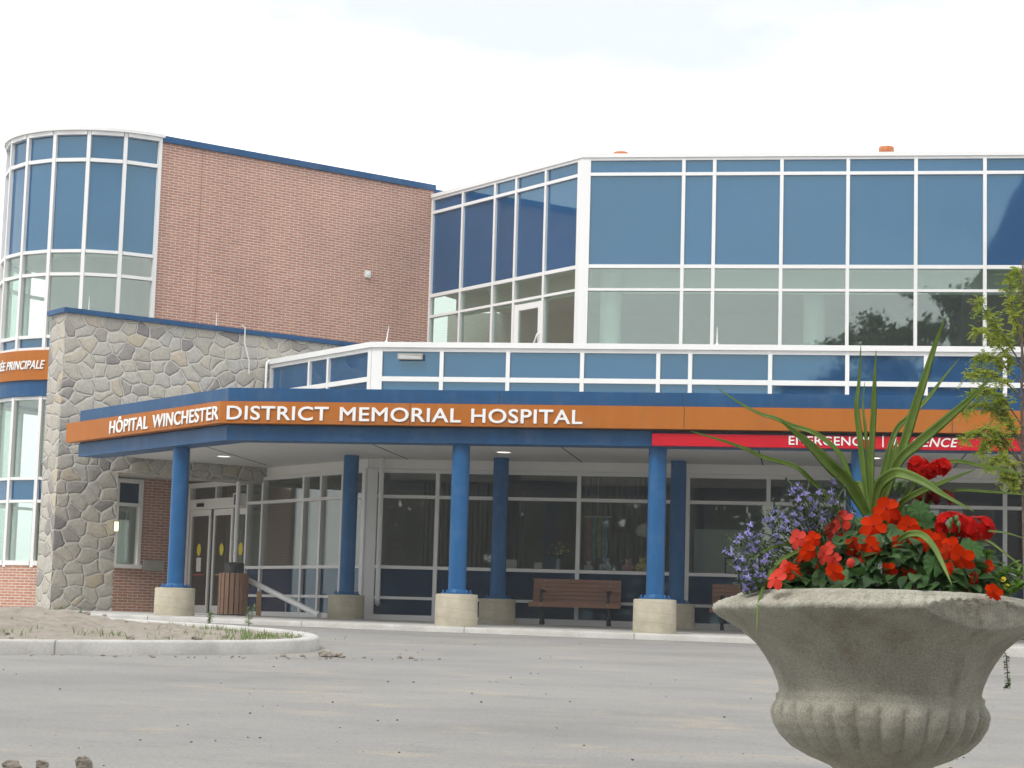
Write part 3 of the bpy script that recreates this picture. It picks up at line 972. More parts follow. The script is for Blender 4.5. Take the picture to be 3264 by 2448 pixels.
# --- upper storey, front and angled side
u_rows = [(5.45, 8.21, M['tinted_glass'], 'glass_pane'), (8.275, 8.78, M['tinted_glass'], 'glass_pane'),
          (8.87, 11.11, M['spandrel_blue'], 'spandrel_panel'), (11.19, 11.50, M['spandrel_blue'], 'spandrel_panel')]
u_lv = [(5.425, 5.45), (8.21, 8.275), (8.78, 8.87), (11.11, 11.19), (11.50, 11.565)]
up_ = [(0.06, 0.245), (2.50, .085), (3.26, .085), (4.91, .085), (6.52, .085), (8.15, .085), (9.79, .085), (11.42, .085), (12.9, .085)]
curtain_wall(hosp, FRONT_U, up_, u_lv, u_rows, 'u', 5.42, 11.565, frame_name='upper_window_frame')
uc = [(0.10, 0.16), (1.50, .08), (2.76, .08), (3.70, .08), (5.18, .08), (6.63, .08)]
curtain_wall(hosp, CHAM_U, uc, u_lv, u_rows, 'uc', 5.42, 11.565, frame_name='upper_window_frame',
             skip=lambda la, lb, z: abs(la - 1.5) < .01 and z < 8.0)
uc2 = MB()
strip(uc2, [(-5.72 - Q * 6.66, 49.14 + Q * 6.66), (-5.72, 49.14), (7.2, 49.14)], -0.3, 0.085, 11.568, 11.665)
uc2.build('roof_coping', M['white_metal'], hosp)
# terrace door in the angled side
td = MB()
td.block(CHAM_U, 1.545, 1.71, -0.06, 0.02, 5.47, 8.14)
td.block(CHAM_U, 2.54, 2.715, -0.06, 0.02, 5.47, 8.14)
td.block(CHAM_U, 1.711, 2.539, -0.058, 0.018, 7.98, 8.14)
td.block(CHAM_U, 1.711, 2.539, -0.058, 0.018, 5.47, 5.75)
tdo = td.build('terrace_door', M['white_metal'], hosp)
p = MB(); p.block(CHAM_U, 1.70, 2.55, -0.03, -0.01, 5.74, 7.99); p.build('door_glass', M['tinted_glass'], tdo)
hd = MB(); hd.tube([CHAM_U.at(1.63, 0.02, 7.30), CHAM_U.at(1.63, 0.09, 7.28), CHAM_U.at(1.70, 0.10, 7.12), CHAM_U.at(1.80, 0.09, 7.0)], 0.022, 6)
hd.build('door_handle', M['white_metal'], tdo)

# --- brick side wall with its blue coping
bw = MB()
bw.block(BRICK, 0.0, 8.34, -0.3, 0.0, 3.0, 11.79)
brick_wall = bw.build('brick_wall', M['brick'], hosp)
jb = MB(); jb.block(BRICK, 1.17, 1.18, -0.02, 0.0012, 3.4, 11.78); jb.build('movement_joint', M['dark_gap'], brick_wall)
bc = MB()
bc.block(BRICK, -0.06, 8.36, -0.45, 0.07, 11.792, 11.95)
bc.block(BRICK, 8.362, 8.95, -0.6, -0.05, 11.60, 11.86)
bc.build('brick_coping', M['blue_metal'], brick_wall)
al = MB(); al.block(BRICK, 6.18, 6.34, 0.002, 0.06, 9.10, 9.29); al.build('alarm_box', M['white_metal'], brick_wall, bevel=0.012)
al2 = MB(); al2.lathe([(0.045, 0), (0.045, 0.012), (0.03, 0.02)], 12)
o = al2.build('alarm_sounder', M['letter_white'], brick_wall)
o.matrix_local = Matrix.Translation(BRICK.at(6.26, 0.06, 9.195)) @ Matrix.Rotation(rad(45), 4, 'Z') @ Matrix.Rotation(rad(90), 4, 'X')
# recessed brick beside the doors, with its tall window
RB = Frame((-15.33, 48.60), (-Q, -Q), (Q, -Q))
rb = MB()
rb.block(RB, 0.0, 1.29, -0.2, 0.0, -0.2, 3.25)
rb.block(RB, 1.291, 2.00, -0.2, -0.001, -0.2, 1.04)
rb.block(RB, 2.001, 2.9, -0.2, 0.0, -0.2, 3.25)
rb.build('recessed_brick', M['brick'], hosp)
wf = MB()
wf.block(RB, 1.292, 1.37, -0.16, 0.03, 1.14, 3.22); wf.block(RB, 1.93, 1.999, -0.16, 0.03, 1.14, 3.22)
wf.block(RB, 1.371, 1.929, -0.16, 0.028, 3.12, 3.22); wf.block(RB, 1.371, 1.929, -0.16, 0.028, 2.55, 2.63); wf.block(RB, 1.25, 1.999, -0.16, 0.06, 1.042, 1.139)
wfo = wf.build('side_window', M['grey_white'], hosp)
p = MB(); p.block(RB, 1.36, 1.94, -0.1, -0.08, 1.13, 2.56); p.build('glass_pane', M['clear_glass'], wfo)
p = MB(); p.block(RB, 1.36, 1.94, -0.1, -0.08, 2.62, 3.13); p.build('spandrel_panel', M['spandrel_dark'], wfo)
sb = MB(); sb.block(RB, 0.66, 1.20, 0.002, 0.05, 1.01, 1.26); sb.build('stone_sill', M['block_concrete'], hosp)

# --- rooms behind the glass
rm = MB()
rm.block(AXES, -9.3, 7.2, -49.4, -42.95, -0.12, -0.004)      # shop floor
rm.face([(-9.35, 42.8, -0.006), (-9.3, 48.5, -0.006), (-15.0, 48.4, -0.006)])
rm.build('shop_floor', M['interior_floor'], hosp)
rm = MB()
rm.block(AXES, -15.0, 7.2, -49.6, -49.5, -0.1, 3.6)
rm.block(RB, -1.2, -0.02, -0.25, -0.15, 0.0, 3.3)
rm.block(RB, -0.3, 3.2, -2.2, -2.1, -0.1, 3.24)
rm.block(AXES, 7.2, 7.3, -60, -42.8, -0.1, 11.4)
rm.block(AXES, -2.72, -2.60, -49.5, -43.3, 0.0, 3.4)
rm.build('shop_wall', M['interior_wall'], hosp)
rm = MB()
slab(rm, [(-9.4, 42.95), (7.2, 42.95), (7.2, 49.5), (-15.0, 49.5), (-13.6, 47.1), (-12.5, 46.0)], 3.40, 3.46)
rm.build('shop_ceiling', M['interior_dark'], hosp)
rm = MB()
slab(rm, [(-5.62, 49.3), (7.2, 49.3), (7.2, 59.5), (-8, 59.5), (-10.2, 53.9)], 5.42, 5.47)
rm.build('upper_floor', M['interior_floor'], hosp)
rm = MB()
slab(rm, [(-5.60, 49.32), (7.2, 49.32), (7.2, 59.5), (-8, 59.5), (-10.1, 53.9)], 8.86, 8.95)
rm.block(AXES, -10.5, 7.2, -57.1, -57.0, 5.47, 8.86)
rm.build('upper_wall', M['interior_pale'], hosp)
rm = MB()
rm.block(FRONT_U, 0.5, 12.9, -0.95, -0.9, 8.30, 8.855)
rm.block(CHAM_U, 0.5, 6.4, -0.75, -0.7, 8.30, 8.855)
rm.build('ceiling_bulkhead', M['interior_pale'], hosp)
for x, y in [(-5.05, 50.0), (0.02, 50.6), (5.6, 50.3)]:
    c = MB(); c.lathe([(0.27, 5.471), (0.27, 8.859)], 24, (x, y, 0)); c.build('inner_column', M['interior_pale'], hosp)
cu = MB()
for k in range(150):
    pass
def curtain(x0, x1, y, z0, z1, mat):
    n = int((x1 - x0) / 0.035)
    c = MB()
    c.grid([[(x0 + (x1 - x0) * i / n, y + 0.03 * math.sin(i * 1.9) + 0.012 * math.sin(i * 0.7), z) for i in range(n + 1)] for z in (z0, z1)])
    return c.build('curtain', mat, hosp)
curtain(-5.1, -2.9, 45.2, 0.3, 3.3, M['curtain'])
curtain(-9.0, -6.6, 46.6, 0.3, 3.2, M['curtain'])
pb = MB(); pb.block(AXES, -2.55, 0.8, -44.7, -44.6, 0.0, 2.15); pb.build('cabinet_back', M['interior_pale'], hosp)

# --- white downpipes under the canopy
for x, y, z0, z1 in [(-9.15, 42.45, 0.36, 3.42)]:
    d = MB(); d.tube([(x, y, z1), (x, y, z0)], 0.055, 10); dp = d.build('downpipe', M['white_metal'], hosp)
    d = MB(); d.tube([(x, y, z0 + .02), (x + 0.005, y, z0 - 0.03), (x + .03, y - .03, z0 - 0.06)], [0.06, 0.062, 0.05], 10); d.build('pipe_shoe', M['steel'], dp)
d = MB(); d.tube([(-13.17, 45.40, 3.06), (-13.17, 45.40, -0.02)], 0.055, 10); d.build('downpipe', M['white_metal'], hosp)
# flood light under the parapet rail
fl = MB()
fl.block(FRONT_G, 0.57, 1.12, 0.03, 0.14, 5.60, 5.73)
flo = fl.build('flood_light', M['fixture'], hosp, bevel=0.015)
fl = MB(); fl.face([FRONT_G.at(0.60, 0.142, 5.615), FRONT_G.at(1.09, 0.142, 5.615), FRONT_G.at(1.09, 0.142, 5.66), FRONT_G.at(0.60, 0.142, 5.70)]); fl.build('flood_lens', M['steel'], flo)

# ------------------------------------------------------------------ round glass tower
TC, TR = (-18.245, 49.768), 2.64
tower = empty('glass_tower', (0, 0, 0), 'round stair tower of white framed glass panels beside the brick wall', 'tower')
ANG = [316.3 - 19.4 * i for i in range(12)]
def tp(a, r, z): return (TC[0] + r * math.cos(rad(a)), TC[1] + r * math.sin(rad(a)), z)
levels_t = [(1.05, 1.16, .08), (2.58, 2.65, .05), (3.14, 3.21, .05), (5.12, 5.20, .05), (6.34, 6.42, .05), (6.65, 6.73, .05), (8.21, 8.29, .05), (8.79, 8.87, .05), (11.09, 11.18, .05), (11.77, 11.87, .09)]
panes_t = [(1.16, 2.58, 'tinted_glass', 'glass_pane'), (2.65, 3.14, 'spandrel_blue', 'spandrel_panel'), (3.21, 5.12, 'tinted_glass', 'glass_pane'),
           (6.42, 6.65, 'spandrel_blue', 'spandrel_panel'), (6.73, 8.21, 'tinted_glass', 'glass_pane'), (8.29, 8.79, 'tinted_glass', 'glass_pane'),
           (8.87, 11.09, 'spandrel_blue', 'spandrel_panel'), (11.18, 11.77, 'spandrel_blue', 'spandrel_panel')]
tf = MB()
for a in ANG:
    f = Frame(tp(a, TR, 0)[:2], (-math.sin(rad(a)), math.cos(rad(a))), (math.cos(rad(a)), math.sin(rad(a))))
    tf.block(f, -0.045, 0.045, -0.10, 0.05, 1.0, 5.2)
    tf.block(f, -0.045, 0.045, -0.10, 0.05, 6.34, 11.87)
facets = []
for a, b in zip(ANG, ANG[1:]):
    A_, B_ = Vector(tp(b, TR, 0)[:2]), Vector(tp(a, TR, 0)[:2])
    L_ = (B_ - A_).length
    u = (B_ - A_) / L_
    f = Frame(A_, u, (u.y, -u.x))
    facets.append((f, L_))
    for z0, z1, d in levels_t:
        tf.block(f, 0.046, L_ - 0.046, -0.09, d - 0.004, z0, z1)
tfo = tf.build('tower_frame', M['white_metal'], tower)
for f, L_ in facets[:8]:
    for z0, z1, m, nm in panes_t:
        p = MB(); p.block(f, 0.03, L_ - 0.03, -0.05, -0.03, z0 - 0.01, z1 + 0.01); p.build(nm, M[m], tfo)
def ring(r0, r1, z0, z1, a0=318, a1=90, n=56, uvs=False):
    mb = MB()
    angs = [a0 + (a1 - a0) * i / n for i in range(n + 1)][::-1]
    rows = [[tp(a, r, z) for a in angs] for r, z in ((r0, z0), (r1, z0), (r1, z1), (r0, z1), (r0, z0))]
    mb.grid(rows, smooth=False, uv=(lambda i, j: (rad(angs[j]) * r1, (z0, z0, z1, z1, z0)[i])) if uvs else None)
    return mb
ring(TR - 0.2, TR + 0.02, -0.5, 1.05, uvs=True).build('tower_base', M['brick'], tower)
band = ring(TR - 0.1, TR + 0.14, 5.60, 6.335).build('sign_band', M['orange_panel'], tower)
ring(TR - 0.1, TR + 0.08, 5.205, 5.595).build('tower_band', M['blue_metal'], tower)
ring(0.02, TR + 0.12, 11.872, 11.95).build('tower_roof', M['white_metal'], tower)
ring(0.02, TR - 0.15, 5.3, 5.5).build('tower_floor', M['interior_wall'], tower)
ring(1.45, 1.5, -0.3, 11.8, 360, 0).build('sky_block_core', M['interior_wall'], tower)  # added inner drum, stops bright sky showing through the tower glass
ring(0.02, TR - 0.15, 8.9, 9.0).build('tower_ceiling', M['interior_pale'], tower)
lettering('lettering', 'ENTRÉE PRINCIPALE', M['letter_white'], 2.17, 0.225, 0.03, band, 0.013, 0.28,
          lambda u, d, z: tp(261 - math.degrees((2.17 - u) / (TR + 0.14)), TR + 0.142 + d, 5.865 + z))

# ------------------------------------------------------------------ field-stone blade wall
stone = empty('stone_wall', (0, 0, 0), 'tall field stone blade wall with blue coping beside the entrance', 'wall')
sw = MB()
sw.block(STONE, 0.0, 7.6, -0.80, 0.0, 3.08, 6.53)
sw.block(STONE, 0.0, 1.46, -0.80, 0.0, -0.4, 3.078)
sw.build('stone_facing', M['stone'], stone)
sc_ = MB(); sc_.block(STONE, -0.07, 7.66, -0.87, 0.07, 6.532, 6.64); sc_.build('wall_coping', M['blue_metal'], stone)
wl_ = MB(); wl_.block(STONE, 1.40, 1.47, 0.002, 0.05, 1.74, 2.0)
wlo = wl_.build('wall_lamp', M['fixture'], stone)
wl_ = MB(); wl_.block(STONE, 1.405, 1.475, 0.05, 0.10, 1.77, 1.97); wl_.build('lamp_lens', M['lamp_yellow'], wlo)
wire = MB(); wire.tube([STONE.at(4.36, 0.10, 6.72), STONE.at(4.44, 0.10, 6.68), STONE.at(4.45, 0.10, 6.3), STONE.at(4.60, 0.08, 5.9), STONE.at(4.62, 0.06, 5.6)], 0.016, 6)
wire.build('earth_cable', M['white_metal'], stone)
pipe = MB(); pipe.tube([STONE.at(5.12, 0.10, 5.95), STONE.at(5.05, 0.12, 5.9), STONE.at(5.05, 0.12, 4.25)], 0.03, 8); pipe.build('conduit', M['white_metal'], stone)

# ------------------------------------------------------------------ entrance canopy
canopy = empty('entrance_canopy', (0, 0, 0), 'long blue and orange entrance canopy on round blue columns', 'canopy')
FRONT_LINE = [(-15.2, 40.36), (-10.66, 35.82), (7.2, 35.82)]
sf = MB()
slab(sf, [(7.2, 36.0), (7.2, 42.71), (-9.44, 42.70), (-12.62, 45.88), (-15.15, 43.40), (-15.10, 40.5), (-10.60, 36.0)][::1], 3.43, 3.50)
soff = sf.build('soffit', M['soffit'], canopy)
sj = MB()
for x in (-12.4, -8.63, -4.85, -1.02, 2.90):
    y0, y1 = (38.2 if x < -12 else 36.3), (44.9 if x < -12 else 42.65)
    sj.block(AXES, x - 0.012, x + 0.012, -y1, -y0, 3.424, 3.4285)
sj.build('soffit_joint', M['dark_gap'], soff)
cr = MB()
slab(cr, [(7.2, 36.0), (7.2, 42.72), (-9.45, 42.70), (-12.62, 45.86), (-15.15, 43.38), (-15.10, 40.5), (-10.60, 36.0)], 3.88, 4.05)
cr.build('canopy_roof', M['roof_grey'], canopy)
tb = MB()
strip(tb, FRONT_LINE, -0.25, 0.0, 3.89, 4.15)
strip(tb, FRONT_LINE, -0.22, 0.012, 3.885, 3.90)
strip(tb, [(-15.2, 43.30), (-15.2, 40.55)], -0.25, 0.0, 3.89, 4.15)
tfa = tb.build('top_fascia', M['blue_metal'], canopy)
for x in (-8.9, -5.6, -2.3, 1.0):
    se = MB(); se.block(AXES, x - 0.005, x + 0.005, -35.82, -35.8185, 3.905, 4.148); se.build('panel_joint', M['dark_gap'], tfa)
ob = MB()
strip(ob, [(-15.35, 40.51)] + FRONT_LINE[1:], 0.0, 0.20, 3.48, 3.88)
orange = ob.build('sign_band', M['orange_panel'], canopy)
for x in (-7.2, -2.25, 2.4):
    se = MB(); se.block(AXES, x - 0.006, x + 0.006, -35.62, -35.6185, 3.483, 3.877); se.build('panel_joint', M['dark_gap'], orange)
bk = MB(); strip(bk, FRONT_LINE, -0.24, -0.03, 3.44, 3.89); bk.build('band_backing', M['dark_gap'], canopy)
bm = MB()
strip(bm, FRONT_LINE[:2] + [(-2.83, 35.82)], -0.52, 0.0, 3.185, 3.455)
strip(bm, [(-2.82, 35.82), (7.2, 35.82)], -0.52, -0.06, 3.185, 3.455)
strip(bm, [(-15.2, 43.30), (-15.2, 40.55)], -0.2, 0.0, 3.435, 3.89)
bm.build('lower_beam', M['blue_metal'], canopy)
rdm = MB()
strip(rdm, [(-2.815, 35.82), (7.2, 35.82)], -0.055, 0.12, 3.19, 3.405)
red = rdm.build('emergency_band', M['red_panel'], canopy)
FC = Frame((-10.743, 35.62), (-Q, Q), (-Q, -Q))
def on_front(x0, zb, y=35.62):
    return lambda u, d, z: (x0 + u, y - 0.002 - d, zb + z)
lettering('lettering', 'DISTRICT', M['letter_white'], 1.91, 0.268, 0.025, orange, place=on_front(-10.61, 3.541))
lettering('lettering', 'MEMORIAL', M['letter_white'], 2.23, 0.268, 0.025, orange, place=on_front(-8.49, 3.541))
lettering('lettering', 'HOSPITAL', M['letter_white'], 2.01, 0.268, 0.025, orange, place=on_front(-6.07, 3.541))
def on_angle(l0, zb):
    return lambda u, d, z: FC.at(l0 - u, 0.002 + d, zb + z)
# the accent rises above the cap line, so this word is a little taller overall
lettering('lettering', 'HÔPITAL', M['letter_white'], 1.70, 0.268, 0.025, orange, place=on_angle(4.59, 3.541))
lettering('lettering', 'WINCHESTER', M['letter_white'], 2.66, 0.268, 0.025, orange, place=on_angle(2.69, 3.541))
lettering('lettering', 'EMERGENCY', M['letter_white'], 1.42, 0.165, 0.012, red, place=on_front(-0.41, 3.236, 35.70))
lettering('lettering', 'URGENCE', M['letter_white'], 1.11, 0.165, 0.012, red, shear=0.24, place=on_front(1.40, 3.236, 35.70))
bar = MB(); bar.block(AXES, 1.21, 1.232, -35.698, -35.686, 3.215, 3.415); bar.build('divider_bar', M['letter_white'], red)

# columns: concrete pedestal, bolted base plate, blue tube
def make_column():
    c = MB()
    c.tube([(0, 0, 0.50), (0, 0, 3.425)], 0.162, 28)
    co = c.build('column', M['blue_column'], canopy)
    pd = MB(); pd.lathe([(0.383, -0.35), (0.386, 0.05), (0.382, 0.462), (0.372, 0.474)], 40); pd.build('pedestal', M['pedestal_concrete'], co)
    bp = MB()
    bp.lathe([(0.285, 0.476), (0.285, 0.502)], 32)
    bp.lathe([(0.20, 0.503), (0.165, 0.56)], 28)
    for k in range(8):
        a = k * math.pi / 4 + 0.2
        bp.lathe([(0.02, 0.503), (0.02, 0.545), (0.012, 0.55)], 6, (0.245 * math.cos(a), 0.245 * math.sin(a), 0))
    bp.build('base_plate', M['blue_column'], co)
    return co
proto_col = make_column()
for i, (x, y, rz) in enumerate([(-6.32, 36.1, 0), (-2.74, 36.1, .7), (0.85, 36.1, 1.9), (4.44, 36.1, 2.6), (-12.10, 37.68, 2.2), (-9.70, 41.90, 1.1), (-6.47, 41.90, .3), (-2.74, 41.90, 2.9), (0.85, 41.90, 1.5), (4.44, 41.90, .4)]):
    if i == 0:
        c = proto_col
    else:
        c = proto_col.copy(); col.objects.link(c)
        for ch in list(proto_col.children):
            d = ch.copy(); col.objects.link(d); d.parent = c
    c.location = (x, y, 0)
    c.rotation_euler = (0, 0, rz)
for x, y in [(-6.19, 40.35), (-12.71, 42.56), (1.2, 40.35)]:
    dl = MB(); dl.lathe([(0.17, 3.412), (0.17, 3.4285), (0.12, 3.4288)], 24, (x, y, 0), cap=False)
    do = dl.build('downlight', M['white_metal'], canopy)
    dl = MB(); dl.face([(x + 0.13 * math.cos(-k * math.pi / 10), y + 0.13 * math.sin(-k * math.pi / 10), 3.418) for k in range(20)]); dl.build('downlight_lens', M['lamp_lit'], do)

# lightning rods and roof vents
for i, (F_, l, d, z0, z1, lean, lab) in enumerate([
        (FRONT_G, 0.28, 0.0, 5.985, 6.36, 0.05, 'thin white lightning rod on the low parapet in front of the brick wall'),
        (FRONT_G, 7.47, 0.0, 5.985, 6.36, 0.0, 'thin white lightning rod on the low parapet in front of the upper windows'),
        (STONE, 3.95, -0.4, 6.64, 7.02, 0.0, 'thin white lightning rod on the stone wall in front of the brick'),
        (STONE, 0.72, -0.4, 6.64, 7.02, 0.0, 'thin white lightning rod on the stone wall in front of the tower')]):
    r = MB()
    bx, by, bz = F_.at(l, d, z0)
    r.tube([(0, 0, 0), (lean * .5, 0, (z1 - z0) * .5), (lean, 0, z1 - z0)], [0.016, 0.014, 0.006], 6)
    r.lathe([(0.04, 0.0), (0.04, 0.015), (0.02, 0.04)], 8)
    tag(r.build('lightning_rod', M['white_metal'], loc=(bx, by, bz)), lab, 'lightning rod', 'lightning rods on the roof edges')
for x, y, r_, z1, lab in [(-4.98, 51, 0.20, 12.17, 'orange roof vent mostly hidden behind the roof edge near the angled corner'),
                          (1.78, 51, 0.19, 12.27, 'orange round roof vent standing clear above the white roof edge')]:
    vt = MB()
    vt.lathe([(r_ * .9, 0), (r_ * .9, z1 - 11.42 - .30), (r_ * 1.02, z1 - 11.42 - .29), (r_ * 1.02, z1 - 11.42 - 0.05), (r_ * 0.93, z1 - 11.42 - 0.02), (r_ * .4, z1 - 11.42)], 28)
    tag(vt.build('roof_vent', M['vent_orange'], loc=(x, y, 11.42)), lab, 'roof vent', 'orange roof vents')

# ------------------------------------------------------------------ street furniture under the canopy
binr = empty('litter_bin', (-12.30, 42.35, -0.05), 'round litter bin of brown timber slats with a dark lid by the entrance doors', 'litter bin')
b_ = MB(); b_.lathe([(0.285, 0.03), (0.285, 0.90)], 32); b_.lathe([(0.30, 0.0), (0.30, 0.03)], 32); b_.build('liner', M['cast_iron'], binr)
b_ = MB()
for k in range(18):
    a = k * math.pi / 9
    f = Frame((0.29 * math.cos(a), 0.29 * math.sin(a)), (-math.sin(a), math.cos(a)), (math.cos(a), math.sin(a)))
    b_.block(f, -0.043, 0.043, 0.0, 0.03, 0.05, 0.93)
b_.build('slat_cladding', M['bin_timber'], binr, bevel=0.006)
b_ = MB(); b_.lathe([(0.21, 0.90), (0.215, 1.13), (0.19, 1.155), (0.05, 1.165)], 28); b_.build('lid', M['bin_lid'], binr)

def make_bench():
    t = empty('park_bench', (0, 0, 0), cat='bench')
    W = 1.90
    def plank(mb, w, y, z, h, d, ang, off=0.0):
        c, s = math.cos(ang), math.sin(ang)
        P = []
        for (a, b2) in ((-d / 2, -h / 2), (d / 2, -h / 2), (d / 2, h / 2), (-d / 2, h / 2)):
            P.append((y + a * c - b2 * s, z + a * s + b2 * c))
        mb.face([(-w / 2, *p) for p in P][::-1]); mb.face([(w / 2, *p) for p in P])
        for i in range(4):
            p, q = P[i], P[(i + 1) % 4]
            mb.face([(-w / 2, *p), (-w / 2, *q), (w / 2, *q), (w / 2, *p)][::-1])
    s = MB()
    for k in range(4):
        plank(s, W, -0.30 + 0.105 * k, 0.435 - 0.006 * k, 0.04, 0.098, -0.05)
    plank(s, W, -0.352, 0.405, 0.095, 0.035, 0.0)
    s.build('seat', M['bench_timber'], t, bevel=0.006)
    b = MB()
    for k in range(6):
        zz = 0.475 + 0.086 * k
        plank(b, W - 0.06, 0.085 + 0.016 * k, zz, 0.080, 0.036, -0.19)
    b.build('backrest', M['bench_timber'], t, bevel=0.006)
    for x in (-0.70, 0.70):
        l = MB()
        l.tube([(x - 0.0, -0.27, 0.0), (x, -0.24, 0.10), (x, -0.12, 0.26), (x, -0.14, 0.41)], [0.035, 0.026, 0.024, 0.028], 8)
        l.tube([(x - 0.0, 0.16, 0.0), (x, 0.13, 0.10), (x, 0.0, 0.26), (x, -0.02, 0.40)], [0.035, 0.026, 0.024, 0.028], 8)
        l.tube([(x, -0.33, 0.40), (x, 0.09, 0.385), (x, 0.14, 0.50), (x, 0.21, 0.92)], [0.024, 0.026, 0.024, 0.016], 8)
        l.build('leg', M['cast_iron'], t)
        a = MB()
        f = Frame((x, 0), (0, -1), (1, 0))
        a.tube([(x, -0.30, 0.46), (x, -0.31, 0.60), (x, -0.27, 0.685), (x, -0.10, 0.70), (x, 0.14, 0.69)], [0.036, 0.034, 0.038, 0.036, 0.03], 8)
        a.build('armrest', M['cast_iron'], t)
    bo = MB()
    for x in (-0.70, 0.70):
        for k in range(0, 6, 1):
            bo.ball((x, 0.062 + 0.016 * k, 0.475 + 0.086 * k), 0.010, n=5)
        bo.ball((x, -0.372, 0.41), 0.010, n=5)
    bo.build('bolt_heads', M['steel'], t)
    return t
def copy_thing(root):
    r = root.copy(); col.objects.link(r)
    for ch in list(root.children):
        c = ch.copy(); col.objects.link(c); c.parent = r
        for gch in ch.children:
            d = gch.copy(); col.objects.link(d); d.parent = c
    return r
bench = make_bench()
bench.location = (-4.84, 42.10, -0.02)
bench['label'] = 'brown slatted bench with black armrests, whole between two blue columns'
bench['group'] = 'benches along the window wall'
b2 = copy_thing(bench)
b2.location = (-1.10, 42.10, -0.045)
b2['label'] = 'brown slatted bench partly hidden behind the rim of the stone urn'

lp = MB()
A_, B_ = Vector((-12.06, 42.7, 0.74)), Vector((-10.13, 41.30, 0.035))
lp.tube([A_, A_ * .5 + B_ * .5, B_], 0.062, 14)
lp.tube([B_ + (A_ - B_).normalized() * 0.10, B_], 0.068, 14)
tag(lp.build('loose_pipe', M['white_metal']), 'loose white pipe slanting from the litter bin down to the pavement', 'pipe')
sk = MB()
sk.block(Frame((-12.27, 44.35), (1, 0), (0, -1)), -0.06, 0.05, -0.02, 0.02, -0.06, 0.53)
tag(sk.build('timber_stake', M['stake_timber']), 'short upright timber board standing between litter bin and window', 'board')

# ------------------------------------------------------------------ things seen through the shop window
def bear(x, y, mat, label, s=1.0):
    b = MB()
    b.ball((0, 0, 0.085), 0.08, (1, .85, 1.1), 9)
    b.ball((0, -0.01, 0.205), 0.062, (1.05, .95, .95), 9)
    b.ball((0, -0.065, 0.19), 0.026, (1, 1, .8), 6)
    for sx in (-1, 1):
        b.ball((sx * 0.048, 0, 0.262), 0.024, (1, .6, 1), 6)
        b.tube([(sx * 0.065, -0.01, 0.14), (sx * 0.105, -0.045, 0.10), (sx * 0.11, -0.065, 0.06)], [0.03, 0.028, 0.026], 7)
        b.tube([(sx * 0.04, -0.03, 0.04), (sx * 0.075, -0.11, 0.032), (sx * 0.085, -0.13, 0.045)], [0.04, 0.033, 0.036], 7)
    o = b.build('teddy_bear', mat, loc=(x, y, 1.14))
    o.scale = (s, s, s)
    tag(o, label, 'teddy bear', 'soft toys on the shop window sill')
bear(-4.34, 43.12, M['plush_blue'], 'pale blue teddy bear sitting on the shop window sill')
bear(-3.86, 43.12, M['plush_pink'], 'pink teddy bear sitting on the shop window sill')
bear(-3.56, 43.14, M['plush_yellow'], 'yellow soft toy on the sill half hidden by the blue column', 1.15)
bear(-4.70, 43.10, M['plush_white'], 'small cream teddy bear on the sill beside the window bar', 0.75)
for dx, w, mat, lab in [(0.0, .11, 'scarf_pink', 'pink scarf hanging in the shop window'), (0.125, .10, 'scarf_teal', 'teal scarf hanging beside the yellow one'), (0.235, .085, 'scarf_yellow', 'yellow scarf hanging among the row in the shop window'), (0.345, .12, 'scarf_blue', 'pale blue scarf hanging at the end of the row')]:
    s = MB()
    n = 8
    zb = 1.42 + 0.05 * math.sin(dx * 30)
    for sgn in (0, 1):
        s.grid([[(-4.84 + dx + w * i / n + 0.008 * math.sin(k * .9 + i), 43.75 + 0.02 * math.sin(i * 2.1 + dx * 20) - sgn * 0.012, 2.30 + (zb - 2.30) * k / 10) for i in range(n + 1)] for k in range(11)])
    tag(s.build('hanging_scarf', M[mat]), lab, 'scarf', 'scarves hanging in the shop window')
rail = MB(); rail.tube([(-4.9, 43.75, 2.33), (-4.3, 43.75, 2.33)], 0.015, 8); rail.tube([(-4.6, 43.75, 2.33), (-4.6, 43.75, 3.4)], 0.008, 6)
tag(rail.build('clothes_rail', M['steel']), 'short metal rail carrying the scarves in the shop window', 'rail')
fp = empty('flower_vase', (-5.36, 43.12, 1.14), 'glass vase of small yellow flowers on the shop window sill', 'vase')
v_ = MB(); v_.lathe([(0.045, 0), (0.055, 0.08), (0.035, 0.2), (0.05, 0.24)], 16); v_.build('vase', M['plush_blue'], fp)
v_ = MB(); rng = random.Random(5); heads = MB()
for k in range(26):
    a, r_ = rng.random() * 6.28, 0.24 * rng.random() ** .6
    tipp = (r_ * math.cos(a), 0.5 * r_ * math.sin(a), 0.34 + 0.24 * rng.random())
    v_.tube([(0, 0, 0.2), (tipp[0] * .5, tipp[1] * .5, 0.2 + (tipp[2] - .2) * .6), tipp], 0.006, 4)
    heads.ball(tipp, 0.016 + 0.012 * rng.random(), n=5)
v_.build('stems', M['stem_green'], fp); heads.build('blossoms', M['yellow_petal'], fp)
for x, z0, w, h, lab in [(-5.80, 1.14, .16, .15, 'small white card standing on the shop window sill'), (-6.42, 1.14, .30, .20, 'white paper tray on the sill next to the dark blue column')]:
    c = MB(); c.block(AXES, x - w / 2, x + w / 2, -43.2, -43.14, z0, z0 + h); c.block(AXES, x - w / 2 + .01, x + w / 2 - .01, -43.14, -43.10, z0, z0 + h * .35)
    tag(c.build('paper_card', M['paper']), lab, 'card')
pf = empty('picture_frame', (-1.66, 43.2, 1.14), 'black framed photograph standing behind the window beside the lobelia', 'picture frame')
c = MB()
for a in ((-0.15, -0.12, 0, .36), (0.12, 0.15, 0, .36)): c.block(AXES, a[0], a[1], -0.02, 0.02, a[2], a[3])
